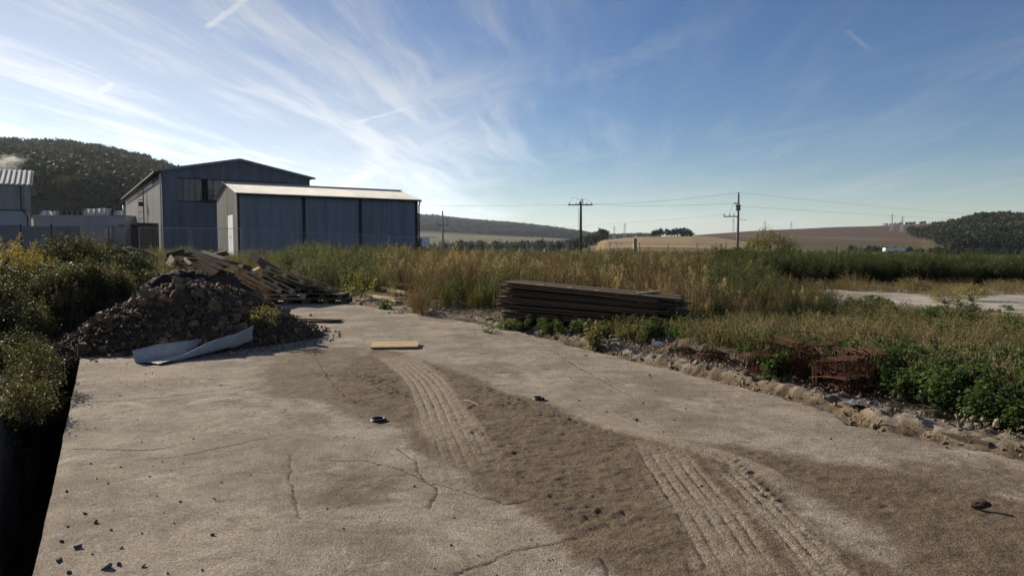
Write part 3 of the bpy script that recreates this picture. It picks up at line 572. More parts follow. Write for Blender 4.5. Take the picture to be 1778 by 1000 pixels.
# partly seen building at the left
O3 = Vector((-56, 80, 0)); Bd = thing('corrugated_building', 'grey corrugated building with white lower wall and pale ribbed roof', 'building', (O3.x, O3.y, 1))
L3 = 26; D3 = 14.0
child(corr(MB(), O3 - FD * L3, FD, L3, C_(5.9), C_(8.8), -BD, .45, .06), 'upper_wall', M['grey_sheet'], Bd)
child(MB().obox(O3 - FD * L3 + UP * .5, FD * L3, BD * .2, UP * 5.35), 'lower_wall', M['render_white'], Bd)
child(MB().obox(O3 - FD * .2 + BD * .2 + UP * .5, FD * .2, BD * (D3 - .2), UP * 5.35), 'lower_wall', M['render_white'], Bd)
g3 = lambda s: 8.8 + 2.1 * (1 - abs(s - D3 / 2) / (D3 / 2)) - .1
child(corr(MB(), O3, BD, D3, C_(5.85), g3, FD, .45, .05), 'gable_wall', M['grey_sheet'], Bd)
for sg in (0, 1):
    e = O3 - FD * L3 + BD * (-.35 if sg == 0 else D3 + .7) + UP * (8.75 if sg == 0 else 8.55); r_ = O3 - FD * L3 + BD * (D3 / 2) + UP * 11.0; q = FD * (L3 + .7)
    child(corr_roof(MB(), e, e + q, r_ + q, r_, .5, .09, .10), 'roof_slope', M['roof_sheet'], Bd)
child(MB().obox(O3 - FD * L3 - BD * .06 + UP * 5.75, FD * (L3 + .05), BD * .04, UP * .12), 'ledge_flashing', M['dark_steel'], Bd)
child(MB().tube([O3 - FD * .4 - BD * .25 + UP * 8.6, O3 - FD * .4 - BD * .25 + UP * 6.0, O3 + FD * .12 - BD * .1 + UP * 5.2, O3 + FD * .12 - BD * .1 + UP * 1], .07, 6), 'downpipe', M['dark_steel'], Bd)
child(MB().obox(O3 - FD * 14 - BD * .08 + UP * 6.0, FD * 10.5, BD * .05, UP * .45), 'window_strip', M['white_paint'], Bd)
# low white works building with roof coolers
x0, x1, yy, zt = -69.0, -55.7, 100.0, 6.1; Wk = thing('works_building', 'long low pale grey flat roofed works building with coolers on its roof', 'building', (-62, yy, 1))
for k in range(5):
    a = x0 + (x1 - x0) * k / 5; child(MB().box((a + 1.33, yy + 10, 3.4 - .5), ((x1 - x0) / 5 - .04, 20, 6.2)), 'wall_panel', M['render_white'], Wk)
child(MB().box(((x0 + x1) / 2, yy + 10, zt + .0), (x1 - x0 + .1, 20.2, .18)), 'parapet', M['galv'], Wk); child(MB().box((x1 + 1.1, yy + 8, 3.0), (2.2, 12, 5.2)), 'side_block', M['render_white'], Wk)
child(MB().box((-62, yy - .06, 1.2), (13, .1, 1.6)), 'plinth', M['plastic_grey'], Wk); child(MB().box((-59.2, yy - .12, 2.6), (9, .2, .10)), 'pipe_rail', M['galv'], Wk)
mb = MB(); xx = -58.2
mb.tube([(xx, yy - .5, 1), (xx, yy - .5, 4.0), (xx, yy - .1, 4.6)], .28, 8); mb.tube([(xx + .55, yy - .4, 1), (xx + .55, yy - .4, 4.3), (xx + .55, yy, 4.6)], .2, 8); child(mb, 'duct', M['galv'], Wk, True)
child(MB().tube([(-56.1, yy + .5, 4.6), (-56.1, yy + .5, 7.6)], .22, 8).box((-56.2, yy - .1, 4.9), (.9, .6, .5)), 'flue', M['galv'], Wk, True)
for k in range(11):
    px = 106 + k * 9.3; a = AT(px, 374, yy + 2.0); wt_ = k in (5, 6, 7, 8, 9); c = thing('roof_cooler', 'white tapered cooler unit standing on the pale works roof' if wt_ else 'dark tapered cooler frame standing on the pale works roof', 'cooler', (a.x, a.y, zt + .09), group='white roof coolers' if wt_ else 'dark roof coolers')
    h_ = random.uniform(1.0, 1.25); mb = MB().raw([(-.33, -.5, 0), (.33, -.5, 0), (.33, .5, 0), (-.33, .5, 0), (-.12, -.4, h_), (.12, -.4, h_), (.12, .4, h_), (-.12, .4, h_)], [(3, 2, 1, 0), (0, 1, 5, 4), (1, 2, 6, 5), (2, 3, 7, 6), (3, 0, 4, 7), (4, 5, 6, 7)])
    mb.build('housing', M['white_paint'] if wt_ else M['dark_steel'], c); MB().tube([(0, 0, h_), (0, 0, h_ + .35)], .1, 6).build('fan_stub', M['dark_steel'], c)
    mb = MB(); [mb.tube([(sx_ * .36, -.52, 0), (sx_ * .15, -.42, h_ + .02)], .03, 4) for sx_ in (-1, 1)]; mb.build('brace', M['galv'], c)
rl = thing('roof_rail', 'thin dark rail on posts above the roof coolers', 'rail', (-62, yy + 1, zt + .09)); a, b_ = AT(64, 360, yy + 1), AT(200, 361, yy + 1)
child(MB().tube([a, b_], .06, 4), 'top_bar', M['dark_steel'], rl)
for k in range(9): q = a.lerp(b_, k / 8); child(MB().tube([(q.x, q.y, zt + .09), q], .035, 4), 'post', M['dark_steel'], rl)
for k, (px, wd) in enumerate(((82, 1.2), (98, .8), (206, 1.0))):
    a = AT(px, 373, yy + 1.4); tag(MB().box((a.x, a.y, zt + .09 + .28), (wd, .7, .5)).box((a.x, a.y, zt + .09 + .62), (wd * .7, .5, .16)).build('vent_box', M['white_paint']), ['wide white vent box near the corrugated building', 'small white vent box beside the dark coolers', 'white vent box next to the steel flue'][k] + ' on the works roof', 'vent')
# grey fence boards, dark steel cabinets
fn = thing('panel_fence', 'tall grey solid panel fence in front of the pale works building', 'fence', (-41, 60, 1)); a, b_ = Vector((-49, 58, 0)), Vector((-37.9, 61, 0)); d = (b_ - a).normalized(); nn = Vector((d.y, -d.x, 0))
for k in range(5):
    q = a + d * 2.3 * k; child(MB().obox(q + d * .06 + UP * .5, d * 2.16, nn * .06, UP * random.uniform(2.95, 3.1)), 'panel', M['plastic_grey'], fn); child(MB().obox(q - d * .05 + UP * .5, d * .1, nn * .1, UP * 3.15), 'post', M['dark_steel'], fn)
for k, (pa_, pb_, tz) in enumerate(((228, 239, 3.9), (240, 264, 4.1))):
    a, b_ = AT(pa_, 430, 73), AT(pb_, 430, 73.6); cbn = thing('steel_cabinet', ['narrow dark steel cabinet', 'broad dark ribbed steel cabinet'][k] + ' standing beside the pale side wall of the hall', 'cabinet', (a.x, 73, .8)); d = (Vector((b_.x, b_.y, 0)) - Vector((a.x, a.y, 0)))
    child(MB().obox((a.x, a.y, .7), d, (0, 1.5, 0), (0, 0, tz - .7)), 'body', M['dark_steel'], cbn); child(corr(MB(), (a.x, a.y - .03, 0), d, d.length, C_(.9), C_(tz - .15), (0, -1, 0), .3, .04), 'front_panel', M['wood_old'], cbn)
    child(MB().obox((a.x - .05, a.y - .1, tz), d * 1.03, (0, 1.7, 0), (0, 0, .08)), 'lid', M['dark_steel'], cbn)
# mobile mesh fence panels in front of the hall and shed
pw = 3.4; mesh_bits = {}
mb = MB(); mb.tube([(0, 0, .08), (0, 0, 2.0), (pw, 0, 2.0), (pw, 0, .08)], .024, 5); mb.tube([(0, 0, .2), (pw, 0, .2)], .02, 5); mesh_bits['frame'] = mb.mesh('frame', M['galv'])
mb = MB()
for q in np.arange(.12, pw, .12): mb.tube([(q, 0, .2), (q, 0, 2)], .0035, 3)
for q in np.arange(.45, 2, .26): mb.tube([(0, 0, q), (pw, 0, q)], .0035, 3)
mesh_bits['wire_mesh'] = mb.mesh('wire_mesh', M['galv']); mb = MB(); mb.box((0, 0, .07), (.22, .65, .14)); mesh_bits['foot'] = mb.mesh('foot', M['concrete_old'])
for k in range(6):
    x = -26.6 + k * 3.5; y = 49.5 + .5 * k + random.uniform(-.1, .1); z = float(ground_h(x, y)); f = thing('fence_panel', 'mobile wire mesh fence panel ' + ['in front of the dark steel cabinets', 'in front of the blank lower wall of the hall', 'in front of the white gable door', 'in front of the first wall bay of the shed', 'in front of the middle wall bay of the shed', 'in front of the last wall bay of the shed'][k], 'fence', (x, y, z), (0, 0, R(8) + random.uniform(-.03, .03)), 'mobile fence panels before the sheds')
    for nm, mm in mesh_bits.items(): link(nm, mm, f)
# wire fence with light posts behind the weeds
fn = thing('post_fence', 'wire fence on pale posts running behind the brown weeds', 'fence', (8, 70, 0)); ps = []
for px in list(range(735, 1060, 36)) + [1110, 1160, 1210, 1260, 1310, 1360]:
    a = AT(px, 423, 70); zg = float(ground_h(a.x, 70)); ps.append((a.x, zg)); child(MB().tube([(a.x, 70, zg - .1), (a.x + random.uniform(-.03, .03), 70, 2.05 + random.uniform(-.1, .15))], .05, 6), 'post', M['concrete_pole'], fn)
mb = MB()
for zq in (.7, 1.3, 1.95): mb.tube([(ps[0][0], 70, zq), (ps[-1][0], 70, zq)], .012, 3)
child(mb, 'wire', M['galv'], fn)
a, b_ = AT(1056, 423, 69).x, AT(1100, 423, 69).x; gt = thing('mesh_gate', 'pale tube frame gate with mesh behind the brown weeds', 'gate', ((a + b_) / 2, 69, 0)); mb = MB().tube([(a, 69, .2), (a, 69, 2.1), (b_, 69, 2.1), (b_, 69, .2), (a, 69, .2)], .045, 5).tube([((a + b_) / 2, 69, .2), ((a + b_) / 2, 69, 2.1)], .04, 5); child(mb, 'frame', M['white_paint'], gt)
mb = MB(); [mb.tube([(q, 69, .2), (q, 69, 2.1)], .007, 3) for q in np.arange(a + .15, b_, .15)]; child(mb, 'bars', M['galv'], gt); child(MB().box((b_ + .15, 69, 1.2), (.32, .32, 2.6)), 'gate_post', M['concrete_old'], gt)

# ------------------------------------------------------------------ poles and wires
def pole(px, Y, ztop, r, label, kind, mat):
    x = (px - CX) / F * Y; zg = float(ground_h(x, Y)); o = thing('utility_pole', label, 'utility pole', (x, Y, zg), group='power line poles'); hgt = ztop - zg
    MB().tube([(0, 0, -.3), (0, 0, hgt * .5), (0, 0, hgt)], r * 1.25, 8, r * .8).build('shaft', mat, o, True)
    if kind == 'T':
        MB().box((-.1, 0, hgt - .55), (4.6, .16, .2)).build('crossarm', M['dark_steel'], o)
        for q in (-2.2, -.9, 1.0, 2.0): MB().tube([(q, 0, hgt - .45), (q, 0, hgt - .1)], .09, 6, .05).build('insulator', M['black'], o, True)
        MB().tube([(-.5, 0, hgt - .5), (0, 0, hgt + .25), (.25, 0, hgt + .6), (.4, 0, hgt - .4)], .09, 5).build('switch_gear', M['dark_steel'], o)
        MB().tube([(-2.1, 0, hgt - .3), (-1.7, 0, hgt + .7), (-1, 0, hgt + .75), (0, 0, hgt + .4)], .025, 4).build('jumper_cable', M['wire'], o); MB().tube([(1.9, 0, hgt - .2), (1.5, 0, hgt + .25), (.8, 0, hgt + .5), (.2, 0, hgt + .4)], .025, 4).build('jumper_cable', M['wire'], o)
        mb = MB(); [mb.box((-.38, 0, q), (.34, .06, .06)) for q in np.arange(hgt * .45, hgt - 1, .42)]; mb.tube([(-.48, 0, hgt * .4), (-.48, 0, hgt - 1)], .02, 4); mb.build('climbing_steps', M['dark_steel'], o)
    elif kind == 'S':
        MB().box((-1.1, 0, hgt - 3.6), (2.6, .14, .16)).build('crossarm', M['dark_steel'], o); MB().box((-.35, 0, hgt - 1.45), (.9, .16, .18)).build('bracket', M['dark_steel'], o); MB().box((.75, 0, hgt - 4.1), (1.3, .07, .07)).build('side_arm', M['galv'], o)
        for q in (-.33, .28): MB().tube([(q, 0, hgt - 2.6), (q * .6, 0, hgt - 2.2), (q, 0, hgt - 1.7)], .14, 6).build('cutout_fuse', M['dark_steel'], o)
        for q in (-2.3, -1.4, -.7): MB().tube([(q, 0, hgt - 3.5), (q, 0, hgt - 3.1)], .08, 6, .05).build('insulator', M['black'], o, True)
        MB().tube([(0, 0, hgt), (0, 0, hgt + .35)], .12, 6, .09).build('top_insulator', M['black'], o, True)
        MB().tube([(-1.4, 0, hgt - 3.1), (-.9, 0, hgt - 1.6)], .02, 4).build('jumper_cable', M['wire'], o)
    else:
        mb = MB(); [mb.tube([(0, 0, hgt - 3.6), (s_ * 1.0, 0, hgt - 3.5), (s_ * 1.35, 0, hgt - 3.0), (s_ * 1.3, 0, hgt - 2.4)], .10, 5) for s_ in (-1, 1)]; mb.build('yoke', M['dark_steel'], o); MB().box((1, 0, hgt - 5), (2.2, .1, .1)).build('side_arm', M['dark_steel'], o)
    return Vector((x, Y, ztop))
pA = pole(1008, 130, 10.0, .24, 'dark utility pole with a wide crossarm and looped jumper cables', 'T', M['pole_wood'])
pB = pole(1280, 114, 10.2, .20, 'grey concrete utility pole with fuses and a one sided crossarm', 'S', M['concrete_pole'])
pC = pole(769, 170, 10.4, .20, 'slim dark utility pole with a curved yoke beyond the shed', 'Y', M['concrete_pole'])
for k, (px, Y, z1) in enumerate(((1686, 70, 1.75), (1505, 62, 1.2), (1451, 62, 1.6))):
    x = (px - CX) / F * Y; zg = float(ground_h(x, Y)); tag(MB().tube([(x, Y, zg - .2), (x + .03, Y, z1)], .07, 6, .055).box((x + .03, Y, z1 + .02), (.16, .16, .05)).build('field_post', M['pole_wood'], smooth=False), ['dark wooden post by the ploughed plain below the wooded hill', 'dark wooden post rising from the dark green weeds', 'short dark post beside the round bush'][k], 'post')
def wire(a, b, sag, label, r=.02):
    a, b = Vector(a), Vector(b); pts = [a.lerp(b, q) - UP * sag * 4 * q * (1 - q) for q in np.linspace(0, 1, 24)]
    tag(MB().tube(pts, r, 4).build('power_line', M['wire']), label, 'power line', 'power lines')
eA = pA + Vector((-2.3, 0, -.5)); eA2 = pA + Vector((2.0, 0, -.5)); eB = pB + UP * .3
wire(eA, AT(560, 352, 190), .5, 'power line running from the dark crossarm pole behind the shed'); wire(eA2, pB + Vector((-1.0, 0, -1.45)), .3, 'nearly level power line between the dark pole and the concrete pole')
wire(eA2 + Vector((-.9, 0, .1)), eB, .45, 'power line climbing to the top of the concrete pole'); wire(eB, AT(1830, 378, 420), 1.2, 'power line from the concrete pole top towards the wooded hill'); wire(pB + Vector((.3, 0, -1.9)), AT(1835, 384, 420), 1.0, 'lower power line from the concrete pole towards the wooded hill')
wire(pB + Vector((-2.3, 0, -3.3)), AT(760, 398, 300), 1.2, 'low power line from the concrete pole crossarm into the valley'); wire(pC + Vector((-1.3, 0, -2.4)), AT(640, 395, 260), .8, 'thin power line from the slim yoke pole behind the shed')
def pylon(px, py, Y, hgt):
    x = (px - CX) / F * Y; zg = float(ground_h(x, Y)); o = thing('lattice_pylon', 'small lattice pylon on the distant fields', 'pylon', (x, Y, zg), group='distant pylons'); mb = MB()
    for sx_ in (-1, 1):
        for sy_ in (-1, 1): mb.tube([(sx_ * 1.6, sy_ * 1.6, 0), (sx_ * .25, sy_ * .25, hgt)], .16, 4)
    for k in range(7):
        a, b_ = 1.6 - 1.35 * k / 7, 1.6 - 1.35 * (k + 1) / 7; mb.tube([(-a, -a, hgt * k / 7), (b_, -b_, hgt * (k + 1) / 7)], .1, 3); mb.tube([(a, -a, hgt * k / 7), (-b_, -b_, hgt * (k + 1) / 7)], .1, 3)
    mb.build('tower', M['galv'], o); mb = MB(); [mb.tube([(-3.2, 0, q), (3.2, 0, q)], .16, 4) for q in (hgt * .75, hgt * .9)]; mb.build('arms', M['galv'], o)
for px, Y, hg in ((1066, 950, 18), (1084, 900, 19), (1272, 1000, 22), (1326, 1150, 16), (1372, 1250, 14), (1546, 900, 22), (1564, 860, 20)): pylon(px, 0, Y, hg)
# far houses, long white shed
def house(px, Y, w_, d_, h_, mat, label, rf=M['roof_tile'], rot=0.2):
    x = (px - CX) / F * Y; zg = float(ground_h(x, Y)) - .5; o = thing('house', label, 'house', (x, Y, zg), (0, 0, rot), 'houses in the valley')
    MB().box((0, 0, h_ / 2), (w_, d_, h_)).build('wall', mat, o); rh = d_ * .38
    MB().raw([(-w_ / 2 - .5, -d_ / 2 - .5, h_ - .3), (w_ / 2 + .5, -d_ / 2 - .5, h_ - .3), (w_ / 2 + .5, d_ / 2 + .5, h_ - .3), (-w_ / 2 - .5, d_ / 2 + .5, h_ - .3), (-w_ / 2 - .5, 0, h_ + rh), (w_ / 2 + .5, 0, h_ + rh)], [(0, 1, 5, 4), (2, 3, 4, 5), (0, 4, 3), (1, 2, 5), (3, 2, 1, 0)]).build('roof', rf, o)
    for k in range(3): MB().box((-w_ / 2 + w_ * (k + .5) / 3, -d_ / 2 - .03, h_ * .55), (w_ * .13, .08, h_ * .3)).build('window', M['black'], o)
house(929, 1250, 9, 7, 4.5, M['white_paint'], 'white house with a red roof in front of the wooded ridge'); house(988, 1400, 34, 10, 4, M['pale_sheet'], 'long pale farm shed below the wooded ridge', M['galv'], .05); house(1018, 1350, 20, 9, 4, M['pale_sheet'], 'pale farm shed beside the trees of the valley', M['roof_sheet'], -.1)
house(958, 620, 14, 7, 3.5, M['pale_sheet'], 'low pale building among the valley trees', M['galv'], .1); house(1108, 1150, 9, 7, 4, M['white_paint'], 'white house at the edge of the stubble field', M['roof_tile'], .3); house(770, 900, 12, 8, 4, M['render_white'], 'grey house among trees beyond the slim pole', M['roof_tile'], -.2)
x = (1551 - CX) / F * 300; tl = thing('long_trailer', 'long white trailer parked at the edge of the green field', 'trailer', (x, 300, float(ground_h(x, 300)))); MB().box((0, 0, 1.9), (8.5, 2.4, 1.5)).build('body', M['white_paint'], tl); MB().box((0, 0, 2.72), (8.3, 2.2, .12)).build('roof', M['pale_sheet'], tl)
for q in (-2.5, -1.5, 2.8):
    MB().tube([(q, -1.2, .45), (q, -.9, .45)], .45, 12).build('wheel', M['black'], tl)
MB().box((0, 0, 1.05), (8, 1.6, .18)).build('chassis', M['dark_steel'], tl)
#@@PART3
# ------------------------------------------------------------------ heaps
def stone_mesh(seed, mat, flat=.7):
    rs = np.random.default_rng(seed); import bmesh
    bm = bmesh.new(); pts = rs.normal(size=(13, 3)); pts /= np.linalg.norm(pts, axis=1)[:, None]; pts *= rs.uniform(.75, 1.05, (13, 1)) * np.array((1, .78, flat)) * .5
    for q in pts: bm.verts.new(q)
    bmesh.ops.convex_hull(bm, input=bm.verts); bmesh.ops.delete(bm, geom=[v for v in bm.verts if not v.link_faces], context='VERTS')
    me = bpy.data.meshes.new('stone'); bm.to_mesh(me); bm.free(); me.materials.append(mat); return me
STN = [stone_mesh(100 + k, M['stone'], (.7, .45, .85)[k % 3]) for k in range(10)]; STG = [stone_mesh(200 + k, M['stone_grey'], .65) for k in range(6)]
def merged_stones(name, mat, pts, sizes, seed=1):
    rs = np.random.default_rng(seed); V, T = [], []; b = 0; src = []
    for me in STN:
        v = np.zeros(len(me.vertices) * 3); me.vertices.foreach_get('co', v); me.calc_loop_triangles(); tr = np.zeros(len(me.loop_triangles) * 3, np.int32); me.loop_triangles.foreach_get('vertices', tr); src.append((v.reshape(-1, 3), tr.reshape(-1, 3)))
    for p_, s_ in zip(pts, sizes):
        v, tr = src[rs.integers(len(src))]; Mx = np.array(Euler(rs.uniform(0, 6.28, 3)).to_matrix()); V.append(v @ Mx.T * s_ + p_); T.append(tr + b); b += len(v)
    return mesh_np(name, np.concatenate(V), np.concatenate(T), mat)
def heap_core(name, c, prof, rad, mat, n=90, amp=.06, seed=0):
    g = np.linspace(-1, 1, n); X, Y = np.meshgrid(g * rad[0] * 1.05, g * rad[1] * 1.05, indexing='ij'); Z = prof(X, Y) + amp * fbm(X + c[0], Y + c[1], .5, 4, seed) * (prof(X, Y) > .03)
    return np.stack([X, Y, Z], -1), mesh_np(name, np.stack([X, Y, Z - .085], -1).reshape(-1, 3), grid_faces(n, n)[:, ::-1], mat, None, True)
HC = (-5.95, 12.75); HR = (2.25, 2.15)
def hprof(X, Y):
    a = np.arctan2(Y, X); wob = 1 + .08 * np.sin(3 * a + 1) + .05 * np.sin(5 * a)
    q = np.hypot(X / HR[0], Y / HR[1]) / wob; z = 1.30 * np.clip(1 - q, 0, 1) ** .85 * (1 - .12 * sstep(.35, 0, q))
    return np.where(q < 1, z, -.25 * sstep(1, 1.15, q))
heap = thing('rubble_heap', 'big dark heap of broken stones and soil tipped on the slab', 'rubble heap', (HC[0], HC[1], .0)); _, me = heap_core('core', HC, hprof, HR, M['soil'], seed=130); link('core', me, heap)
rs = np.random.default_rng(33)
def on_heap(n, far=.3):
    out = []
    while len(out) < n:
        x, y = rs.uniform(-HR[0], HR[0]) * 1.03, rs.uniform(-HR[1], HR[1]) * 1.03; z = float(hprof(np.array(x), np.array(y)))
        if z > -.02 and (y < far or rs.random() < .25): out.append((x, y, max(z, 0) - .06))
    return out
for k, p_ in enumerate(on_heap(290)):
    s_ = float(np.clip(rs.lognormal(-1.95, .55), .08, .5)); o_ = link('stone', STN[rs.integers(10)], heap, p_); o_.rotation_euler = rs.uniform(0, 6.28, 3); o_.scale = (s_ * rs.uniform(.9, 1.5), s_, s_)
o_ = link('brick', stone_mesh(77, M['brick_red'], .5), heap, (.2 + -.15, -1.05, .80)); o_.scale = (.30, .2, .2); o_.rotation_euler = (.3, .2, .2)
pts_ = np.array(on_heap(4200)) + rs.normal(0, .02, (4200, 3)); me = merged_stones('small_stones', M['stone'], pts_, np.clip(rs.lognormal(-2.75, .4, 4200), .03, .14)); tag(link('small_stones', me, heap), kind='stuff')
n = 500; a = rs.uniform(0, 6.28, n); q = rs.uniform(.95, 1.22, n) ** 1; pts_ = np.stack([HC[0] + np.cos(a) * HR[0] * q, HC[1] + np.sin(a) * HR[1] * q, np.full(n, .015)], 1)
tag(link('spilled_gravel', merged_stones('spilled_gravel', M['stone'], pts_, np.clip(rs.lognormal(-3.2, .5, n), .02, .1), 4)), 'loose crumbs of stone spilled round the rubble heap', 'gravel', kind='stuff')
def soil_heap(c, rx, ry, hz, label, mat, seed, z0=0):
    pr = lambda X, Y: np.where(np.hypot(X / rx, Y / ry) < 1, hz * np.clip(1 - np.hypot(X / rx, Y / ry), 0, 1) ** .8 * (1 - .15 * sstep(.3, 0, np.hypot(X / rx, Y / ry))), -.3)
    g, me = heap_core('soil_heap', c, pr, (rx, ry), mat, 130, .22, seed); o = thing('soil_heap', label, 'soil heap', (c[0], c[1], z0)); link('core', me, o); rs = np.random.default_rng(seed); n = 420; a, q = rs.uniform(0, 6.28, n), np.sqrt(rs.random(n)) * .98; X, Y = rx * q * np.cos(a), ry * q * np.sin(a); tag(link('clods', merged_stones('clods', mat, np.stack([X, Y, pr(X, Y) - .06], 1), np.clip(rs.lognormal(-2.3, .5, n), .04, .3), seed), o), kind='stuff'); return o
soil_heap((-8.1, 16.8), 1.7, 1.7, 1.36, 'black soil heap behind the stone rubble heap', M['black_soil'], 140); soil_heap((-11.6, 18.5), 2.3, 2.4, 1.55, 'dark soil heap overgrown with weeds beside the bank', M['black_soil'], 141, .1)
soil_heap((-22.5, 39), 3.4, 3.0, 1.55, 'far black soil heap in front of the pale works building', M['black_soil'], 142, .5); soil_heap((-9.0, 14.6), 1.5, 1.5, .85, 'brown soil mound between the bank and the rubble heap', M['soil'], 143, .05)

# ------------------------------------------------------------------ timber
def unit(mat): 
    return MB().box((0, 0, 0), (1, 1, 1)).mesh('board', mat)
UB = {k: unit(M[k]) for k in ('wood_old', 'wood_dark', 'wood_pale', 'plywood')}
def part(nm, mk, par, c, d): o = link(nm, UB[mk], par, c); o.scale = d; return o
def pallet(loc, rot, mk, label, k=0, group=None):
    o = thing('pallet', label, 'pallet', loc, rot, group)
    for j in range(5):
        if not (k == 1 and j == 3): part('deck_board', mk, o, (0, -.35 + j * .175, .133), (1.2, .125, .022))
    for x in (-.53, 0, .53): part('cross_board', mk, o, (x, 0, .111), (.14, .8, .022))
    for x in (-.53, 0, .53):
        for y in (-.35, 0, .35): part('block', mk, o, (x, y, .061), (.14, .1, .078))
    for y in (-.35, 0, .35): part('bottom_board', mk, o, (0, y, .011), (1.2, .1, .022))
    return o
def GA(px, py, Y): v = AT(px, py, Y); return (v.x, v.y, v.z)
pallet((-6.65, 20.6, .0), (0, 0, .05), 'wood_old', 'old pallet flat on the slab under the lighter pallets'); pallet((-5.5, 20.75, .0), (0, 0, -.03), 'wood_old', 'old brown pallet flat on the slab at the open end of the pile')
pallet((-6.75, 20.7, .15), (0, 0, .1), 'wood_pale', 'pale pallet lying on the flat pallets at the pile foot'); pallet((-5.65, 20.95, .15), (0, .02, -.05), 'wood_old', 'weathered pallet lying on the second flat pallet')
TP = 'wood_pale'; lean = 'pallet leaning in the tumbled pallet pile'
for k, (px, py, Y, ry, rz, mk) in enumerate(((437, 488, 20.6, .55, .1, TP), (452, 497, 20.5, .52, .2, TP), (481, 500, 20.8, .45, -.1, TP), (494, 487, 21.0, .38, .05, TP), (492, 496, 21.0, .36, .0, 'wood_old'), (517, 492, 21.3, .32, .1, TP), (545, 496, 21.6, .40, .0, TP), (525, 508, 21.2, .15, .3, 'wood_old'), (548, 511, 21.2, .1, -.2, 'wood_dark'), (505, 510, 21.2, .2, .1, 'wood_dark'), (470, 508, 21.1, .2, -.3, 'wood_old'))):
    o_ = pallet(GA(px, py + 3, Y), (random.uniform(-.25, .05) - .25, ry, rz), mk, ('pale ' if mk == TP else 'dark weathered ' if mk == 'wood_dark' else 'grey brown ') + lean, k % 2, {'wood_pale': 'pale pallets of the tumbled pile', 'wood_old': 'grey brown pallets of the tumbled pile', 'wood_dark': 'dark pallets of the tumbled pile'}[mk])
def plank(a, b, wd, th, mk, label, group=None, roll=0, nm='plank'):
    a, b = Vector(a), Vector(b); d = (b - a); o = link(nm, UB[mk]); q = d.to_track_quat('X', 'Z'); o.rotation_mode = 'QUATERNION'; from mathutils import Quaternion
    o.rotation_quaternion = q @ Quaternion((1, 0, 0), roll); o.location = (a + b) / 2; o.scale = (d.length, wd, th); return tag(o, label, 'plank', group)
plank(GA(438, 446, 21.4), GA(505, 484, 21.6), .22, .10, 'wood_old', 'long brown beam sloping down over the pallet pile', roll=.5); plank(GA(452, 458, 21.0), GA(478, 476, 21.0), .2, .06, 'wood_dark', 'short dark board above the leaning pallets', roll=.4)
plank(GA(437, 472, 20.8), GA(452, 464, 20.8), .12, .05, TP, 'short pale board sticking up from the pallet pile', roll=.6); plank(GA(440, 476, 20.7), GA(461, 473, 20.9), .2, .04, TP, 'short broad pale board on top of the pallet pile', roll=-.4); plank(GA(417, 464, 21), GA(432, 468, 21.2), .3, .2, 'wood_dark', 'thick dark timber block at the top of the pallet pile')
plank(GA(434, 446, 21.3), GA(447, 453, 21.3), .24, .12, TP, 'pale sawn end block on the sloping brown beam', roll=.5); plank(GA(462, 528, 19.6), GA(478, 531, 19.2), .16, .03, TP, 'pale board end poking out under the flat pallets')
# far timber heap
for k in range(26):
    px, py = random.uniform(288, 372), random.uniform(440, 466); Y = random.uniform(25, 27); plank(GA(px, py, Y), GA(px + random.uniform(20, 52), py + random.uniform(-9, 16), Y + random.uniform(-.5, .5)), random.uniform(.1, .2), .05, 'wood_dark', 'dark board in the tangled timber heap behind the soil', 'dark boards of the timber heap', random.uniform(-1, 1))
soil_heap((-11.8, 26.4), 2.1, 1.6, 1.15, 'low dark mound under the tangled timber heap', M['soil'], 144, 0)
for k, (a, b_) in enumerate((((334, 436), (396, 459)), ((341, 443), (384, 466)), ((352, 441), (402, 462)), ((345, 452), (376, 473)), ((338, 460), (372, 476)), ((352, 437), (388, 449)), ((304, 446), (332, 465)), ((318, 449), (330, 459)))): plank(GA(*a, 25), GA(*b_, 24.6), .16, .035, TP, 'pale board lying across the dark timber heap', 'pale boards across the timber heap', .5)
plank(GA(293, 449, 24.4), GA(300, 458, 24.1), .34, .04, TP, 'broad pale board end beside the dark timber heap', roll=1.2); plank(GA(215, 461, 20), GA(216, 476, 19.7), .12, .04, TP, 'upright pale board stub among weeds by the soil heap', roll=1.2); plank(GA(221, 461, 20), GA(231, 477, 19.5), .11, .04, TP, 'tilted pale board among weeds by the soil heap', roll=1.2)
# pale battens in the weeds beside the slab end
for k, (a, b_, Y1, Y2) in enumerate((((609, 519), (662, 527), 22.0, 20.6), ((636, 512), (688, 519), 22.5, 21.0), ((664, 499), (705, 508), 23.4, 22.0), ((684, 492), (712, 496), 24, 23.4), ((650, 515), (690, 524), 21.9, 20.6), ((675, 505), (715, 512), 22.6, 21.4))): plank(GA(*a, Y1), GA(*b_, Y2), .14, .05, TP, 'pale batten lying in the weeds past the slab edge', 'pale battens in the weeds')
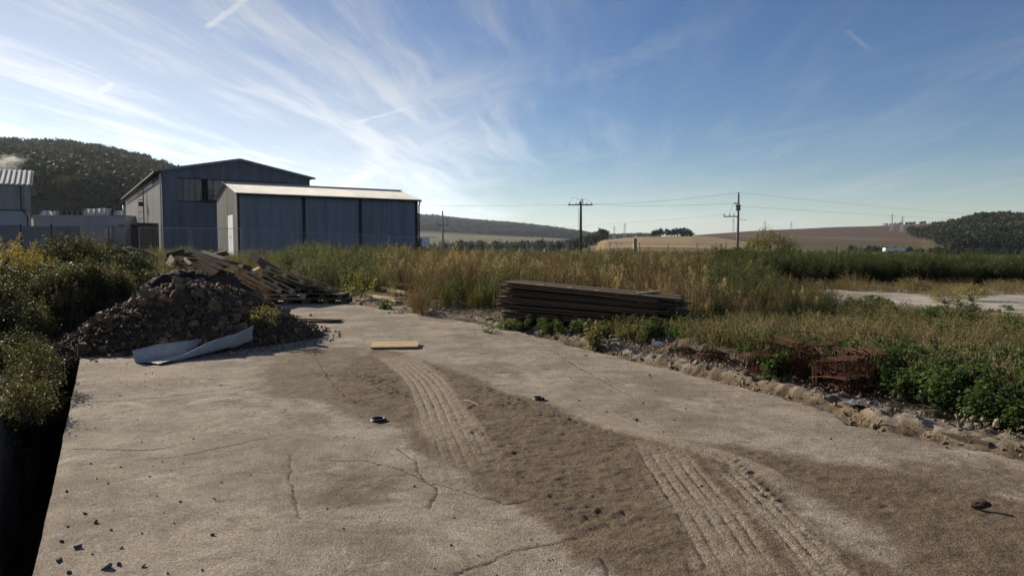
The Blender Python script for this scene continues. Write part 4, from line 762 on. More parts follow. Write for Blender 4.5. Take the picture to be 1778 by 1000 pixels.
# the long stack of boards
sa, sb = Vector((*G(874, 560, .05), .05)), Vector((*G(1152, 583, .05), .05)); sdv = (sb - sa); sL = sdv.length; sdv.normalize(); sn = Vector((-sdv.y, sdv.x, 0)); sn = sn if sn.y > 0 else -sn
z = .10; lay = 0; slope = -.028
for lay in range(20):
    if lay % 4 == 0:
        for q in (.35, sL * .5, sL - .6):
            c = sa + sdv * (q + random.uniform(-.15, .15)) + sn * .45 + UP * (z + .02); plank(c - sn * random.uniform(.50, .56), c + sn * .55, .05, .035, TP, 'pale spacer batten between layers of the long board stack', 'spacers of the board stack', nm='batten')
        z += .036
    for j in range(4):
        off = random.uniform(-.16, .16) * (1 if lay > 4 else .6); wd = random.choice((.2, .22, .235)); c0 = sa + sdv * off + sn * (j * .24 + random.uniform(-.07, .05)) + UP * (z + .0135); c1 = sa + sdv * (sL + off * .7 + random.uniform(-.1, .25)) + sn * (j * .24 + random.uniform(-.02, .03)) + UP * (z + .019 + -.19 * lay / 19)
        plank(c0, c1, wd, random.choice((.018, .022, .025)), 'wood_dark' if random.random() < .72 else 'wood_old', ('weathered board of the top layer of the long stack' if lay == 19 else 'weathered board of the bottom layer of the long stack' if lay == 0 else 'weathered dark board inside the long stack among the weeds'), ('top boards of the long stack' if lay == 19 else 'bottom boards of the long stack' if lay == 0 else 'boards of the long stack'), random.uniform(-.02, .02))
    z += .031
for k, q in enumerate((.32, .50, .66, .84)):
    c = sa + sdv * (sL * (q - .06)) + UP * (z + .005 - .19 * q); plank(c - sn * .04 - sdv * .12, c - sn * .02 + sdv * .12, .12, .03, TP, 'short pale offcut on top of the long board stack', 'offcuts on the board stack')
# sheets and loose boards on the slab
def sheet(px, py, l, w_, rz, label, z=.035, tilt=(0, 0)):
    x, y = G(px, py); o = thing('plywood_panel', label, 'panel', (x, y, slab_z(x, y) + z), (tilt[0], tilt[1], rz)); part('board', 'plywood', o, (0, 0, .012), (l, w_, .024)); part('batten', 'wood_old', o, (0, -w_ * .3, -.010), (l * .96, .06, .02)); part('batten', 'wood_old', o, (0, w_ * .3, -.010), (l * .96, .06, .02))
sheet(686, 602, .78, .55, .12, 'square plywood panel lying alone on the slab', .03, (.03, .0)); sheet(556, 559, .92, .40, -.1, 'weathered brown panel near the rubble heap', .05, (-.10, .02))
# bent sheet metal trough against the rubble heap
pa_, pb_ = Vector((*G(272, 634), 0)), Vector((*G(437, 603), 0)); d = (pb_ - pa_); L = d.length; d.normalize(); nn = Vector((-d.y, d.x, 0)); nn = nn if nn.y > 0 else -nn; nu_, nv_ = 40, 22; V = np.zeros((nu_, nv_, 3))
for i in range(nu_):
    q = i / (nu_ - 1)
    for j in range(nv_):
        r_ = j / (nv_ - 1); fl = .09 + .20 * q + .03 * math.sin(q * 6)                     # front flange, floor, back flange
        if r_ < .36: e = r_ / .36; yy_, zz_ = -.02 - .05 * (1 - e) * (1 - q) + .025 * math.sin(q * 5 + e * 2) * (1 - e), (1 - e) * fl * (.12 + .88 * sstep(.05, .6, q))
        elif r_ < .72: e = (r_ - .36) / .36; yy_, zz_ = .42 * e, .012 * math.sin(q * 21 + e * 4)
        else: e = (r_ - .72) / .28;  yy_, zz_ = .42 + .05 * e + .012 * math.sin(q * 9), e * (.17 + .02 * math.sin(q * 6)) + (.16 * e * sstep(.78, .9, q))
        pt = pa_ + d * (q * L) + nn * yy_; V[i, j] = (pt.x, pt.y, .02 + zz_ + .075 * q * q + .005 * math.sin(q * 11 + r_ * 5) + .003 * math.sin(q * 31 + r_ * 13))
me = mesh_np('bent_sheet', V.reshape(-1, 3), grid_faces(nu_, nv_), M['bent_metal'], None, False); bs = link('metal_trough', me); sm = bs.modifiers.new('thickness', 'SOLIDIFY'); sm.thickness = .006; tag(bs, 'bent grey sheet metal trough lying against the rubble heap', 'metal sheet')

# ------------------------------------------------------------------ small things on the slab and verge
def ring(px, py, r, label):
    x, y = G(px, py); o = thing('pipe_end', label, 'pipe', (x, y, slab_z(x, y) + .003)); n = 28; V, Fs = [], []
    for k in range(n):
        a = 2 * math.pi * k / n; V += [(math.cos(a) * q, math.sin(a) * q, z_) for q, z_ in ((r * 1.15, 0), (r, .028), (r * .8, .028), (r * .74, .004))]
    for k in range(n):
        for j in range(3): Fs.append((k * 4 + j, ((k + 1) % n) * 4 + j, ((k + 1) % n) * 4 + j + 1, k * 4 + j + 1))
    MB().raw(V, Fs).build('rim', M['black'], o, True); MB().tube([(0, 0, .004), (0, 0, .008)], r * .76, 20).build('plug', M['black'], o)
ring(657, 731, .072, 'small black pipe end set in the slab near the pale track'); ring(935, 694, .06, 'smaller black pipe end at the edge of the brown dirt')
x, y = G(1703, 886); cl_m = stone_mesh(301, M['soil'], .8); import bmesh
bm = bmesh.new(); bm.from_mesh(cl_m); bmesh.ops.triangulate(bm, faces=bm.faces); bmesh.ops.subdivide_edges(bm, edges=bm.edges, cuts=4, use_grid_fill=True); rs = np.random.default_rng(5)
for v in bm.verts: q = 1 + .55 * float(fbm(np.array(v.co.x + v.co.z * .7 + 3), np.array(v.co.y + v.co.z + 5), .28, 3, 9)); v.co *= q
bm.to_mesh(cl_m); bm.free(); o_ = link('soil_clod', cl_m); o_.location = (x, y, .045); o_.scale = (.15, .13, .115); tag(o_, 'dark lump of soil casting a shadow on the dusty slab', 'clod')
for px, py, s_ in ((148, 892, .028), (166, 907, .035), (108, 940, .03), (135, 950, .045), (103, 972, .04), (185, 985, .055), (207, 978, .03), (118, 914, .02), (250, 982, .03), (211, 950, .022), (193, 920, .025), (313, 871, .026), (435, 825, .018), (372, 866, .018), (260, 828, .02), (120, 1000 - 8, .028), (160, 960, .018), (1322, 862, .045), (1334, 868, .03), (700, 748, .02), (615, 760, .02), (1505, 760, .02), (1105, 730, .05), (1100, 727, .03), (1240, 690, .03), (1128, 652, .04)):
    x, y = G(px, py); o_ = link('loose_stone', STG[random.randrange(6)]); o_.location = (x, y, s_ * .18 + slab_z(x, y)); o_.scale = (s_ * 1.35, s_ * 1.1, s_ * .9); o_.rotation_euler = (random.random() * 6, random.random() * .5, random.random() * 6); lb, gr_ = (('small dark stone in the scatter beside the trench', 'stones scattered beside the trench') if px < 260 and py > 880 else ('dark clod lying in the rutted tyre track', 'clods in the tyre track') if 1300 < px < 1340 else ('lone small dark stone on the bare dusty slab', 'lone stones on the slab')); tag(o_, lb, 'stone', gr_)
rs = np.random.default_rng(61); n = 2600; v_ = rs.uniform(1.5, 20, n) ** 1; u_ = UL + .05 + rs.uniform(0, 1, n) * (URIGHT(v_) - UL - .1); x_, y_ = W(u_, v_); kp = fbm(x_, y_, 1.2, 3, 88) > rs.uniform(-.7, .3, n); x_, y_ = x_[kp], y_[kp]
tag(link('scattered_grit', merged_stones('scattered_grit', M['stone'], np.stack([x_, y_, .012 * fbm(x_, y_, 2.5, 3, 33) + .004], 1), np.clip(rs.lognormal(-4.5, .5, len(x_)), .006, .035), 6)), 'fine dark grit scattered over the slab', 'grit', kind='stuff')
n = 4000; v_ = rs.uniform(1.5, 18, n); dd_ = rs.uniform(-.05, 1.1, n); x_, y_ = W(URIGHT(v_) + dd_, v_); zz_ = -.11 + .09 * sstep(.15, .4, dd_) + .09 * sstep(.34, .42, dd_) + .1 * sstep(.75, 1.2, dd_) + rs.uniform(-.02, .02, n)
M['gravel'] = MAT('gravel', (.215, .175, .13), (.12, .093, .066), 12, .95, 0, .5, 40, rnd=0, c3=(.29, .25, .205), s3=6)
tag(link('verge_gravel', merged_stones('verge_gravel', M['gravel'], np.stack([x_, y_, zz_], 1), np.clip(rs.lognormal(-3.55, .55, n), .01, .10), 8)), 'crumbled concrete gravel in the gutter beside the slab', 'gravel', kind='stuff')
def chunk(px, py, d, label, mat, rz=0, z=0, seed=1, cat='concrete chunk'):
    x, y = G(px, py, z); o = link('concrete_chunk', stone_mesh(400 + seed, mat, .8)); o.location = (x, y, z + d[2] * .4); o.scale = d; o.rotation_euler = (.1, .15, rz); tag(o, label, cat)
chunk(1140, 603, (.26, .16, .14), 'white broken block on the footing strip by the rusty wire', M['lime'], -.3, .05, 1); chunk(1024, 579, (.34, .14, .07), 'pale broken slab piece tilted in the weeds below the board stack', M['concrete_old'], -.6, .05, 2); chunk(1373, 675, (.34, .10, .06), 'pale flat mortar piece lying in the gutter', M['lime'], -.5, -.08, 3); chunk(1065, 594, (.4, .18, .12), 'grey concrete piece at the end of the footing strip', M['concrete_old'], -.4, .05, 4); chunk(1556, 648, (.14, .10, .10), 'small white chunk under the rusty stirrup bundles', M['lime'], 0, .1, 5); chunk(1330, 668, (.3, .10, .07), 'grey flat piece in the gutter near the pale mortar', M['concrete_old'], -.5, -.06, 6)
for px, py, s_, k in ((608, 517, .28, 0), (597, 512, .22, 1), (540, 549, .12, 2)): x, y = G(px, py); o_ = link('field_stone', STN[k + 3]); o_.location = (x, y, s_ * .2); o_.scale = (s_, s_, s_); tag(o_, ['rounded stone beside the end of the flat pallets', 'smaller stone behind the flat pallets', 'single stone at the foot of the rubble heap'][k], 'stone')
plank((*G(1588, 738, -.02), -.02), (*G(1725, 775, -.05), -.02), .16, .05, 'wood_old', 'grey brown plank bridging the dark gutter hole', roll=.15); plank((*G(1740, 614, .25), .27), (*G(1830, 628, .2), .27), .18, .10, TP, 'pale squared beam end in the grass beside the nettles'); plank((*G(1700, 658, .15), .18), (*G(1800, 690, .15), .16), .14, .06, 'wood_dark', 'dark old board under the nettles'); plank((*G(1690, 668, .15), .14), (*G(1830, 676, .15), .24), .10, .05, 'wood_dark', 'thin dark board crossing the old board in the nettles')
tag(MB().tube([(*G(806, 696), .012), (*G(818, 700), .022), (*G(832, 706), .012)], .006, 5, .003).build('stick', M['wood_pale']), 'thin pale stick lying on the brown dirt', 'stick')
# crumpled plastic in the gutter
g = np.linspace(-1, 1, 26); X, Y = np.meshgrid(g * .20, g * .14, indexing='ij'); Z = .05 * np.clip(1 - np.hypot(X / .2, Y / .14), 0, 1) + .035 * np.abs(fbm(X + 9, Y, .07, 3, 150)); x, y = G(1500, 706, -.03); o_ = link('plastic_scrap', mesh_np('plastic_scrap', np.stack([X, Y, Z], -1).reshape(-1, 3), grid_faces(26, 26)[:, ::-1], M['plastic_grey'], None, True)); o_.location = (x, y, -.0); o_.rotation_euler = (0, 0, -.5); tag(o_, 'crumpled grey plastic scrap on the footing strip', 'plastic scrap')
# rusty stirrup bundles
def stirrup(w_, h_, r=.0045): return MB().tube([(0, -w_ / 2, 0), (0, w_ / 2, 0), (0, w_ / 2, h_), (0, -w_ / 2, h_), (0, -w_ / 2, -.002)], r, 4).mesh('stirrup', M['rust'])
STI = [stirrup(.30, .20), stirrup(.36, .24), stirrup(.26, .22)]
for k, (px, py, z, n, rz, tx) in enumerate(((1316, 640, .08, 20, .3, 0), (1368, 645, .08, 15, .2, .05), (1342, 628, .36, 14, -.3, -.1), (1402, 640, .30, 16, .4, .1), (1442, 668, .06, 16, 1.2, 0), (1470, 670, .08, 15, .2, .1), (1465, 668, .38, 15, .6, -.12), (1505, 655, .10, 14, .3, 0), (1538, 650, .12, 6, 1.3, 0), (1500, 650, .40, 13, .1, .1), (1430, 640, .36, 12, .9, -.2), (1395, 600, .12, 12, .1, .2), (1340, 590, .12, 10, .8, .5), (1330, 648, .10, 16, .9, .1), (1385, 652, .10, 14, -.4, 0), (1420, 655, .10, 16, .3, .1), (1450, 655, .34, 14, -.2, .1), (1490, 668, .12, 14, 1.0, 0), (1520, 642, .14, 12, .4, .1), (1362, 632, .40, 12, .5, .2))):
    x, y = G(px, py + (z - .08) * 60, .08); n += 5; zz_ = z if z < .25 else z * .74; b_ = thing('stirrup_bundle', ('bundle of rusty rebar stirrups stacked on top of other bundles' if z > .25 else 'bundle of rusty rebar stirrups standing in the weeds under the pile'), 'rebar bundle', (x, y, zz_), (tx, random.uniform(-.1, .1), rz), 'upper rusty stirrup bundles' if z > .25 else 'lower rusty stirrup bundles'); mm = STI[k % 3]
    for j in range(n): s_ = link('stirrup', mm, b_, ((j - n / 2) * .019, random.uniform(-.03, .03), random.uniform(-.012, .016))); s_.rotation_euler = (random.uniform(-.10, .10), random.uniform(-.28, .28), random.uniform(-.2, .2))
for k, (a, b_, za, zb) in enumerate((((1360, 575), (1470, 588), .5, .35), ((1380, 568), (1450, 598), .45, .35), ((1440, 578), (1580, 590), .42, .35), ((1400, 615), (1440, 625), .55, .5), ((1405, 655), (1470, 662), .2, .25))):
    p1, p2 = G(*a, za), G(*b_, zb); mp = ((p1[0] + p2[0]) / 2, (p1[1] + p2[1]) / 2, (za + zb) / 2 + .04); tag(MB().tube([(*p1, za), mp, (*p2, zb)], .006, 4).build('rebar_rod', M['rust']), 'loose rusty rod lying over the stirrup bundles', 'rebar rod', 'loose rusty rods')
for k, (px, py, rr_, lab) in enumerate(((1236, 622, .26, 'rusty tangle of tying wire heaped on the footing strip'), (1190, 612, .2, 'smaller rusty wire tangle beside the white block'))):
    x, y = G(px, py, .08); mb = MB(); rs = np.random.default_rng(70 + k)
    for j in range(46):
        a0, tl_, r0 = rs.uniform(0, 6.28), rs.uniform(.2, .9), rr_ * rs.uniform(.6, 1); ax = Vector((math.cos(a0), math.sin(a0), 0)); pts_ = []
        for q in np.linspace(.05, math.pi - .05, 9): pts_.append(ax * math.cos(q) * r0 + Vector((-ax.y, ax.x, 0)) * math.sin(q) * r0 * math.cos(tl_ * 1.7) + UP * math.sin(q) * r0 * .62 * math.sin(tl_ * 1.7))
        mb.tube(pts_, .0045, 3)
    o_ = mb.build('wire_tangle', M['rust']); o_.location = (x, y, .06); tag(o_, lab, 'wire tangle')
#@@PART4
# ------------------------------------------------------------------ vegetation
def nrmz(a): return a / np.maximum(np.linalg.norm(a, axis=-1, keepdims=True), 1e-9)
class Veg:
    def __init__(s, seed): s.r = np.random.default_rng(seed); s.V = []; s.F = []; s.C = []; s.b = 0
    def quads(s, q, c):                             # q (n,4,3) corners, c (n,3) colours
        n = len(q); s.V.append(q.reshape(-1, 3)); s.F.append(np.arange(n * 4).reshape(n, 4) + s.b); s.C.append(np.repeat(c, 4, 0)); s.b += n * 4
    def leaves(s, p, d, ln, wd, c, droop=.25):
        d = nrmz(d); up = s.r.normal(size=p.shape) * .5 + np.array((0, 0, 1)); sd = nrmz(np.cross(d, up)); ln, wd = np.broadcast_to(ln, len(p))[:, None], np.broadcast_to(wd, len(p))[:, None]
        m = p + d * ln * .45; tip = p + d * ln - np.array((0, 0, 1)) * ln * droop
        s.quads(np.stack([p, m - sd * wd / 2, tip, m + sd * wd / 2], 1), c)
    def blades(s, p, tip, w0, c, bend=.25):
        n = len(p); d = tip - p; sd = nrmz(np.cross(d, s.r.normal(size=p.shape))); w0 = np.broadcast_to(w0, n)[:, None] / 2
        m = p + d * .55 + np.array((0, 0, 1)) * np.linalg.norm(d[:, :2], axis=1, keepdims=True) * bend
        s.quads(np.stack([p - sd * w0, p + sd * w0, m + sd * w0 * .8, m - sd * w0 * .8], 1), c); s.quads(np.stack([m - sd * w0 * .8, m + sd * w0 * .8, tip + sd * w0 * .2, tip - sd * w0 * .2], 1), c)
    def cols(s, n, a, b): q = s.r.random((n, 1)); return (np.array(a) * (1 - q) + np.array(b) * q) * s.r.uniform(.75, 1.25, (n, 1))
    def out(s): return np.concatenate(s.V), np.concatenate(s.F), np.concatenate(s.C)
    def mesh(s, name, mat): V, Fq, C = s.out(); return mesh_np(name, V, Fq, mat, {'col': C})
def disc(r, n, R_): a = r.uniform(0, 6.283, n); q = R_ * np.sqrt(r.random(n)); return np.stack([np.cos(a) * q, np.sin(a) * q, np.zeros(n)], 1)
def P_grass(seed, n, h, spread, ca, cb, w=.008, lean=.3, seeds=0, sc_=None, hd=.16):
    v = Veg(seed); p = disc(v.r, n, spread); hh = h * v.r.uniform(.5, 1, n); t_ = p + disc(v.r, n, lean) * (hh / h)[:, None]; t_[:, 2] = hh; v.blades(p, t_, w, v.cols(n, ca, cb))
    if seeds:
        k = v.r.choice(n, int(n * seeds), False); kk = np.repeat(k, 9); q = v.r.random(len(kk)); base = t_[kk] - (t_[kk] - p[kk]) * (q * hd / np.maximum(hh[kk], .1))[:, None]; d = v.r.normal(size=(len(kk), 3)) * .7 + np.array((0, 0, .7)); v.leaves(base, d, v.r.uniform(.02, .05, len(kk)), .010, v.cols(len(kk), *sc_), .2)
    return v
def P_weed(seed, ns, h, nl, ll, lw, ca, cb, spread=.12, lean=.2, stem=(.09, .07, .04), top=None, taper=.6, droop=.35, lo=.12, up=.25, ntop=40, toph=.2):
    v = Veg(seed)
    for k in range(ns):
        p0 = disc(v.r, 1, spread)[0]; hh = h * v.r.uniform(.65, 1); t_ = p0 + disc(v.r, 1, lean)[0]; t_[2] = hh; v.blades(np.array([p0, p0]), np.array([t_, t_]), .010, v.cols(2, stem, stem), .05)
        q = lo + (1 - lo) * v.r.random(nl); b = p0 + (t_ - p0) * q[:, None]; a = v.r.uniform(0, 6.283, nl); d = np.stack([np.cos(a), np.sin(a), np.full(nl, up) + v.r.normal(0, .25, nl)], 1); sz = (1 - taper * q) * v.r.uniform(.7, 1.2, nl); off = nrmz(d) * (.25 * ll * v.r.random((nl, 1)) * 2 * (1 - q[:, None] * .6)); v.leaves(b + off, d, ll * sz, lw * sz, v.cols(nl, ca, cb), droop)
        if top:
            q = 1 - toph * v.r.random(ntop) ** 1.2; b = p0 + (t_ - p0) * q[:, None] + v.r.normal(0, 1, (ntop, 3)) * (.09 * (1.15 - q) / toph * np.array((1, 1, .4)))[:, :] if np.ndim(q) == 0 else p0 + (t_ - p0) * q[:, None] + v.r.normal(0, 1, (ntop, 3)) * ((1.05 - q) / toph * .06)[:, None]; v.leaves(b, v.r.normal(size=(ntop, 3)) + np.array((0, 0, .5)), v.r.uniform(.02, .05, ntop), .018, v.cols(ntop, *top), .2)
    return v
def P_bush(seed, rx, h, ncl, nper, ls, ca, cb, z0=.12, twig=(.06, .045, .03), sig=.16):
    v = Veg(seed); a = v.r.normal(size=(ncl, 3)); a = nrmz(a) * v.r.uniform(.45, 1, (ncl, 1)) ** .6; c = a * np.array((rx, rx, h * (1 - z0) / 2)) + np.array((0, 0, h * (z0 + (1 - z0) / 2))); c[:, 2] = np.maximum(c[:, 2], .05)
    p0 = disc(v.r, ncl, rx * .18); v.blades(p0, c, .014, v.cols(ncl, twig, twig), .1); n = ncl * nper; cc = np.repeat(c, nper, 0); p = cc + v.r.normal(size=(n, 3)) * sig * np.array((rx, rx, h * .5)); v.leaves(p, v.r.normal(size=(n, 3)) + np.array((0, 0, .25)), ls * v.r.lognormal(0, .4, n), ls * v.r.lognormal(-.6, .35, n), v.cols(n, ca, cb) * np.repeat(v.r.uniform(.7, 1.25, (ncl, 1)), nper, 0))
    return v
def P_dry(seed, r_, h, n, ca, cb, tw=10):
    v = Veg(seed); p = disc(v.r, n, r_ * .25); a = v.r.uniform(0, 6.283, n); sp_ = r_ * np.sqrt(v.r.random(n)); t_ = np.stack([np.cos(a) * sp_, np.sin(a) * sp_, h * v.r.uniform(.5, 1, n) * (1 - .25 * (sp_ / r_) ** 2)], 1); v.blades(p, t_, .009, v.cols(n, ca, cb), .15)
    k = np.repeat(np.arange(n), tw); q = v.r.uniform(.35, 1, len(k))[:, None]; b = p[k] + (t_[k] - p[k]) * q; tp = b + v.r.normal(size=b.shape) * .09 + np.array((0, 0, .07)); v.blades(b, tp, .005, v.cols(len(k), ca, cb), .0); v.leaves(tp, v.r.normal(size=b.shape), .035, .016, v.cols(len(k), ca, cb), .2); return v
def P_tree(seed, kind, h=1.0):
    v = Veg(seed); n = 170
    if kind == 'c':
        q = v.r.random(n) ** .7; a = v.r.uniform(0, 6.283, n); rr_ = (1 - q) * .24 + .02; p = np.stack([np.cos(a) * rr_, np.sin(a) * rr_, .08 + q * .92], 1); d = np.stack([np.cos(a), np.sin(a), np.full(n, -.25)], 1); v.leaves(p * np.array((.6, .6, 1)), d, .17 * (1.15 - q), .12 * (1.2 - q), v.cols(n, (.020, .030, .018), (.040, .052, .028)), .1)
    else:
        ncl = 12; c = nrmz(v.r.normal(size=(ncl, 3))) * v.r.uniform(.4, 1, (ncl, 1)) * np.array((.33, .33, .30)) + np.array((0, 0, .62)); n = 260; cc = np.repeat(c, 22, 0)[:n]; p = cc + v.r.normal(size=(len(cc), 3)) * .075; g = {'d': ((.030, .044, .022), (.056, .070, .032)), 'y': ((.075, .075, .030), (.11, .095, .038)), 'b': ((.060, .050, .028), (.085, .065, .035))}[kind]
        v.leaves(p, v.r.normal(size=p.shape) + np.array((0, 0, .2)), .15, .13, v.cols(len(p), *g), .1); v.leaves(np.repeat(np.array([[0, 0, -.05]]), 4, 0), np.array([[.05, 0, 1], [-.05, 0, 1], [0, .05, 1], [0, -.05, 1.]]), .75, .05, v.cols(4, (.05, .04, .03), (.05, .04, .03)), 0)
    return v
def scatter(name, label, cat, protos, pts, scl, mat, rot=None, idx=None, tilt=.0, seed=0):
    """one object of stuff: the prototypes and the points sit in one mesh, a node tree spreads them"""
    rs = np.random.default_rng(seed + 900); pts = np.asarray(pts, float); n = len(pts); V, Fq, C, pid = [], [], [], []; b = 0
    for k, v in enumerate(protos): a, f_, c = v.out(); V.append(a); Fq.append(f_ + b); C.append(c); pid.append(np.full(len(a), k)); b += len(a)
    nv = b; V.append(pts); C.append(np.zeros((n, 3))); pid.append(np.full(n, -1)); z = np.zeros(nv)
    rot = rs.uniform(0, 6.283, n) if rot is None else rot; idx = rs.integers(0, len(protos), n) if idx is None else idx
    me = mesh_np(name, np.concatenate(V), np.concatenate(Fq), mat, {'col': np.concatenate(C), 'pid': np.concatenate(pid).astype(int), 'rz': np.concatenate([z, rot]), 'rx': np.concatenate([z, rs.normal(0, 1, n) * tilt]), 'ry': np.concatenate([z, rs.normal(0, 1, n) * tilt]), 'sz': np.concatenate([z, np.broadcast_to(scl, n)]), 'ix': np.concatenate([z, idx]).astype(int)})
    o = link(name, me); tag(o, label, cat, kind='stuff'); ng = bpy.data.node_groups.new(name, 'GeometryNodeTree'); ng.interface.new_socket('Geometry', in_out='INPUT', socket_type='NodeSocketGeometry'); ng.interface.new_socket('Geometry', in_out='OUTPUT', socket_type='NodeSocketGeometry')
    gi, go = ng.nodes.new('NodeGroupInput'), ng.nodes.new('NodeGroupOutput'); L = ng.links.new
    def at(nm, ty): q = ng.nodes.new('GeometryNodeInputNamedAttribute'); q.data_type = ty; q.inputs['Name'].default_value = nm; return q.outputs['Attribute']
    def sep(k):
        c = ng.nodes.new('FunctionNodeCompare'); c.data_type = 'INT'; c.operation = 'EQUAL'; L(at('pid', 'INT'), c.inputs[2]); c.inputs[3].default_value = k; s = ng.nodes.new('GeometryNodeSeparateGeometry'); L(gi.outputs[0], s.inputs[0]); L(c.outputs[0], s.inputs[1]); return s.outputs[0]
    jn = ng.nodes.new('GeometryNodeJoinGeometry')
    for k in reversed(range(len(protos))): g = ng.nodes.new('GeometryNodeGeometryToInstance'); L(sep(k), g.inputs[0]); L(g.outputs[0], jn.inputs[0])
    ip = ng.nodes.new('GeometryNodeInstanceOnPoints'); L(sep(-1), ip.inputs['Points']); L(jn.outputs[0], ip.inputs['Instance']); ip.inputs['Pick Instance'].default_value = True; L(at('ix', 'INT'), ip.inputs['Instance Index'])
    cx = ng.nodes.new('ShaderNodeCombineXYZ'); [L(at(q, 'FLOAT'), cx.inputs[k]) for k, q in enumerate(('rx', 'ry', 'rz'))]; er = ng.nodes.new('FunctionNodeEulerToRotation'); L(cx.outputs[0], er.inputs[0]); L(er.outputs[0], ip.inputs['Rotation']); L(at('sz', 'FLOAT'), ip.inputs['Scale']); L(ip.outputs[0], go.inputs[0]); md = o.modifiers.new('spread', 'NODES'); md.node_group = ng; return o
def inpoly(poly, n, seed, avoid=(), clump=0, cs=1.5):
    rs = np.random.default_rng(seed); pl = np.array(poly); lo, hi = pl.min(0), pl.max(0); x, y = rs.uniform(lo[0], hi[0], n), rs.uniform(lo[1], hi[1], n); k = sdpoly(x, y, poly) > 0
    for a in avoid: k &= sdpoly(x, y, a) < 0
    if clump: k &= fbm(x, y, cs, 3, seed) > rs.uniform(-1, 1, n) * (1 - clump) - .25 * clump
    return x[k], y[k]
def gz_(x, y):
    u, v = SU(x, y), SV(x, y); du = u - URIGHT(v); return np.where((du > -.2) & (du < 2.3) & (v > -3) & (v < 27), -.13 + .09 * sstep(.15, .4, du) + .08 * sstep(.34, .42, du) * sstep(.86, .76, du) + .2 * sstep(.75, 1.5, du), np.where((u < UL - .56) & (u > -10) & (v < 26.5) & (v > -3), BANK(x, y, u), ground_h(x, y)))
def pts3(x, y, dz=0): return np.stack([x, y, gz_(x, y) + dz], 1)
SLAB = [W(UL - .5, -4), W(UL - .5, 24.5), W(6.4, 24.5), W(7.3, 14), W(7.0, 8), W(6.3, 4), W(6.6, -4)]
sn2 = sn * 1.0; STACK = [tuple((sa + sdv * a + sn * b)[:2]) for a, b in ((-.3, -.25), (sL + .3, -.25), (sL + .3, 1.1), (-.3, 1.1))]
PADP = px_a
PALL = [(-8.3, 19.8), (-4.6, 19.8), (-4.4, 22.4), (-8.6, 22.4)]; TIMB = [(-13.8, 24), (-9.6, 24), (-9.6, 28), (-13.8, 28)]
BR_A, BR_B = (.225, .175, .095), (.145, .112, .060); TAN_A, TAN_B = (.33, .265, .17), (.215, .165, .10); GR_A, GR_B = (.085, .115, .032), (.13, .145, .05); DK_A, DK_B = (.030, .048, .018), (.060, .080, .028); OL_A, OL_B = (.11, .12, .045), (.17, .155, .06); RED_A, RED_B = (.17, .105, .058), (.12, .06, .035)
dryg = [P_grass(10 + k, 34, 1.30, .22, BR_A, TAN_B, .010, .34, .7, (BR_A, TAN_A)) for k in range(4)]; dryw = [P_weed(20 + k, 6, 1.35, 34, .07, .022, BR_B, BR_A, .2, .3, (.14, .09, .05), (BR_B, RED_A), ntop=60, toph=.35) for k in range(4)]
greeng = [P_grass(30 + k, 46, 1.0, .24, GR_A, OL_A, .012, .4, .15, (OL_A, TAN_A)) for k in range(3)]; greenw = [P_weed(40 + k, 6, 1.35, 60, .12, .032, GR_A, GR_B, .2, .3, top=(OL_A, OL_B) if k % 2 else None) for k in range(4)]
darkw = [P_weed(50 + k, 6, 1.35, 80, .15, .034, DK_A, DK_B, .22, .3, top=(DK_B, GR_A), up=.7, taper=.5) for k in range(4)]
nettle = [P_weed(60 + k, 7, .52, 34, .12, .060, (.055, .095, .028), (.095, .145, .045), .16, .14, (.06, .07, .03), taper=.45, droop=.5, lo=.2) for k in range(4)]
lowg = [P_grass(70 + k, 50, .38, .20, (.065, .09, .026), (.15, .125, .065), .009, .25, .3, (TAN_A, TAN_B)) for k in range(3)]; lowd = [P_grass(75 + k, 46, .42, .20, (.15, .115, .065), (.16, .135, .065), .008, .3, .5, (TAN_A, BR_A)) for k in range(3)]; herb = [P_weed(80 + k, 8, .34, 22, .085, .045, GR_A, GR_B, .18, .12, taper=.3, lo=.15) for k in range(3)]
gold = [P_weed(90 + k, 7, 1.25, 44, .10, .022, OL_A, OL_B, .2, .25, top=((.31, .24, .045), (.24, .20, .055)), ntop=120, toph=.30) for k in range(3)]
bankb = [P_bush(100 + k, .55, 1.3, 60, 34, .058, (.042, .054, .021), (.092, .094, .038), .05) for k in range(4)]
straw = [P_weed(110 + k, 5, 1.3, 26, .08, .02, TAN_B, OL_B, .2, .3, (.2, .15, .09), (TAN_A, (.42, .34, .2)), ntop=90, toph=.3) for k in range(2)]
midb = [P_bush(115 + k, .45, 1.15, 40, 26, .05, (.05, .066, .022), (.10, .11, .04), .05) for k in range(2)]
# middle: tall brown weeds, greener towards the shed
MIDDLE = [(-4.6, 22.6), (-3.2, 20), (-1.4, 17.9), (.5, 16.6), (3.6, 14.7), (5.6, 15.6), (7.4, 19), (9.2, 24.5), (12, 30), (22, 52), (-15, 52), (-11, 31)]
x, y = inpoly(MIDDLE, 19000, 1, (STACK,), .65, .9); px_i = CX + F * x / y; br = fbm(x, y, 3.5, 3, 6) * 1.0 + np.interp(px_i, [560, 640, 720, 1100, 1220, 1340], [-.9, -.45, .12, .20, -.15, -.3]); rs = np.random.default_rng(4)
br = br + rs.normal(0, .22, len(x)); hs_ = np.interp(y, [14, 18, 26, 40, 52], [.75, .9, .98, .98, .9]) * rs.uniform(.6, 1.18, len(x)) * (1 + .42 * fbm(x, y, 1.5, 3, 8))
k = br > .05; scatter('tall_dry_weeds', 'tall brown dry weeds and seeding grass behind the board stack', 'weeds', dryg[:2] + straw + dryw + greenw[:1], pts3(x[k], y[k], -.03), hs_[k], M['dry'], tilt=.08, seed=1)
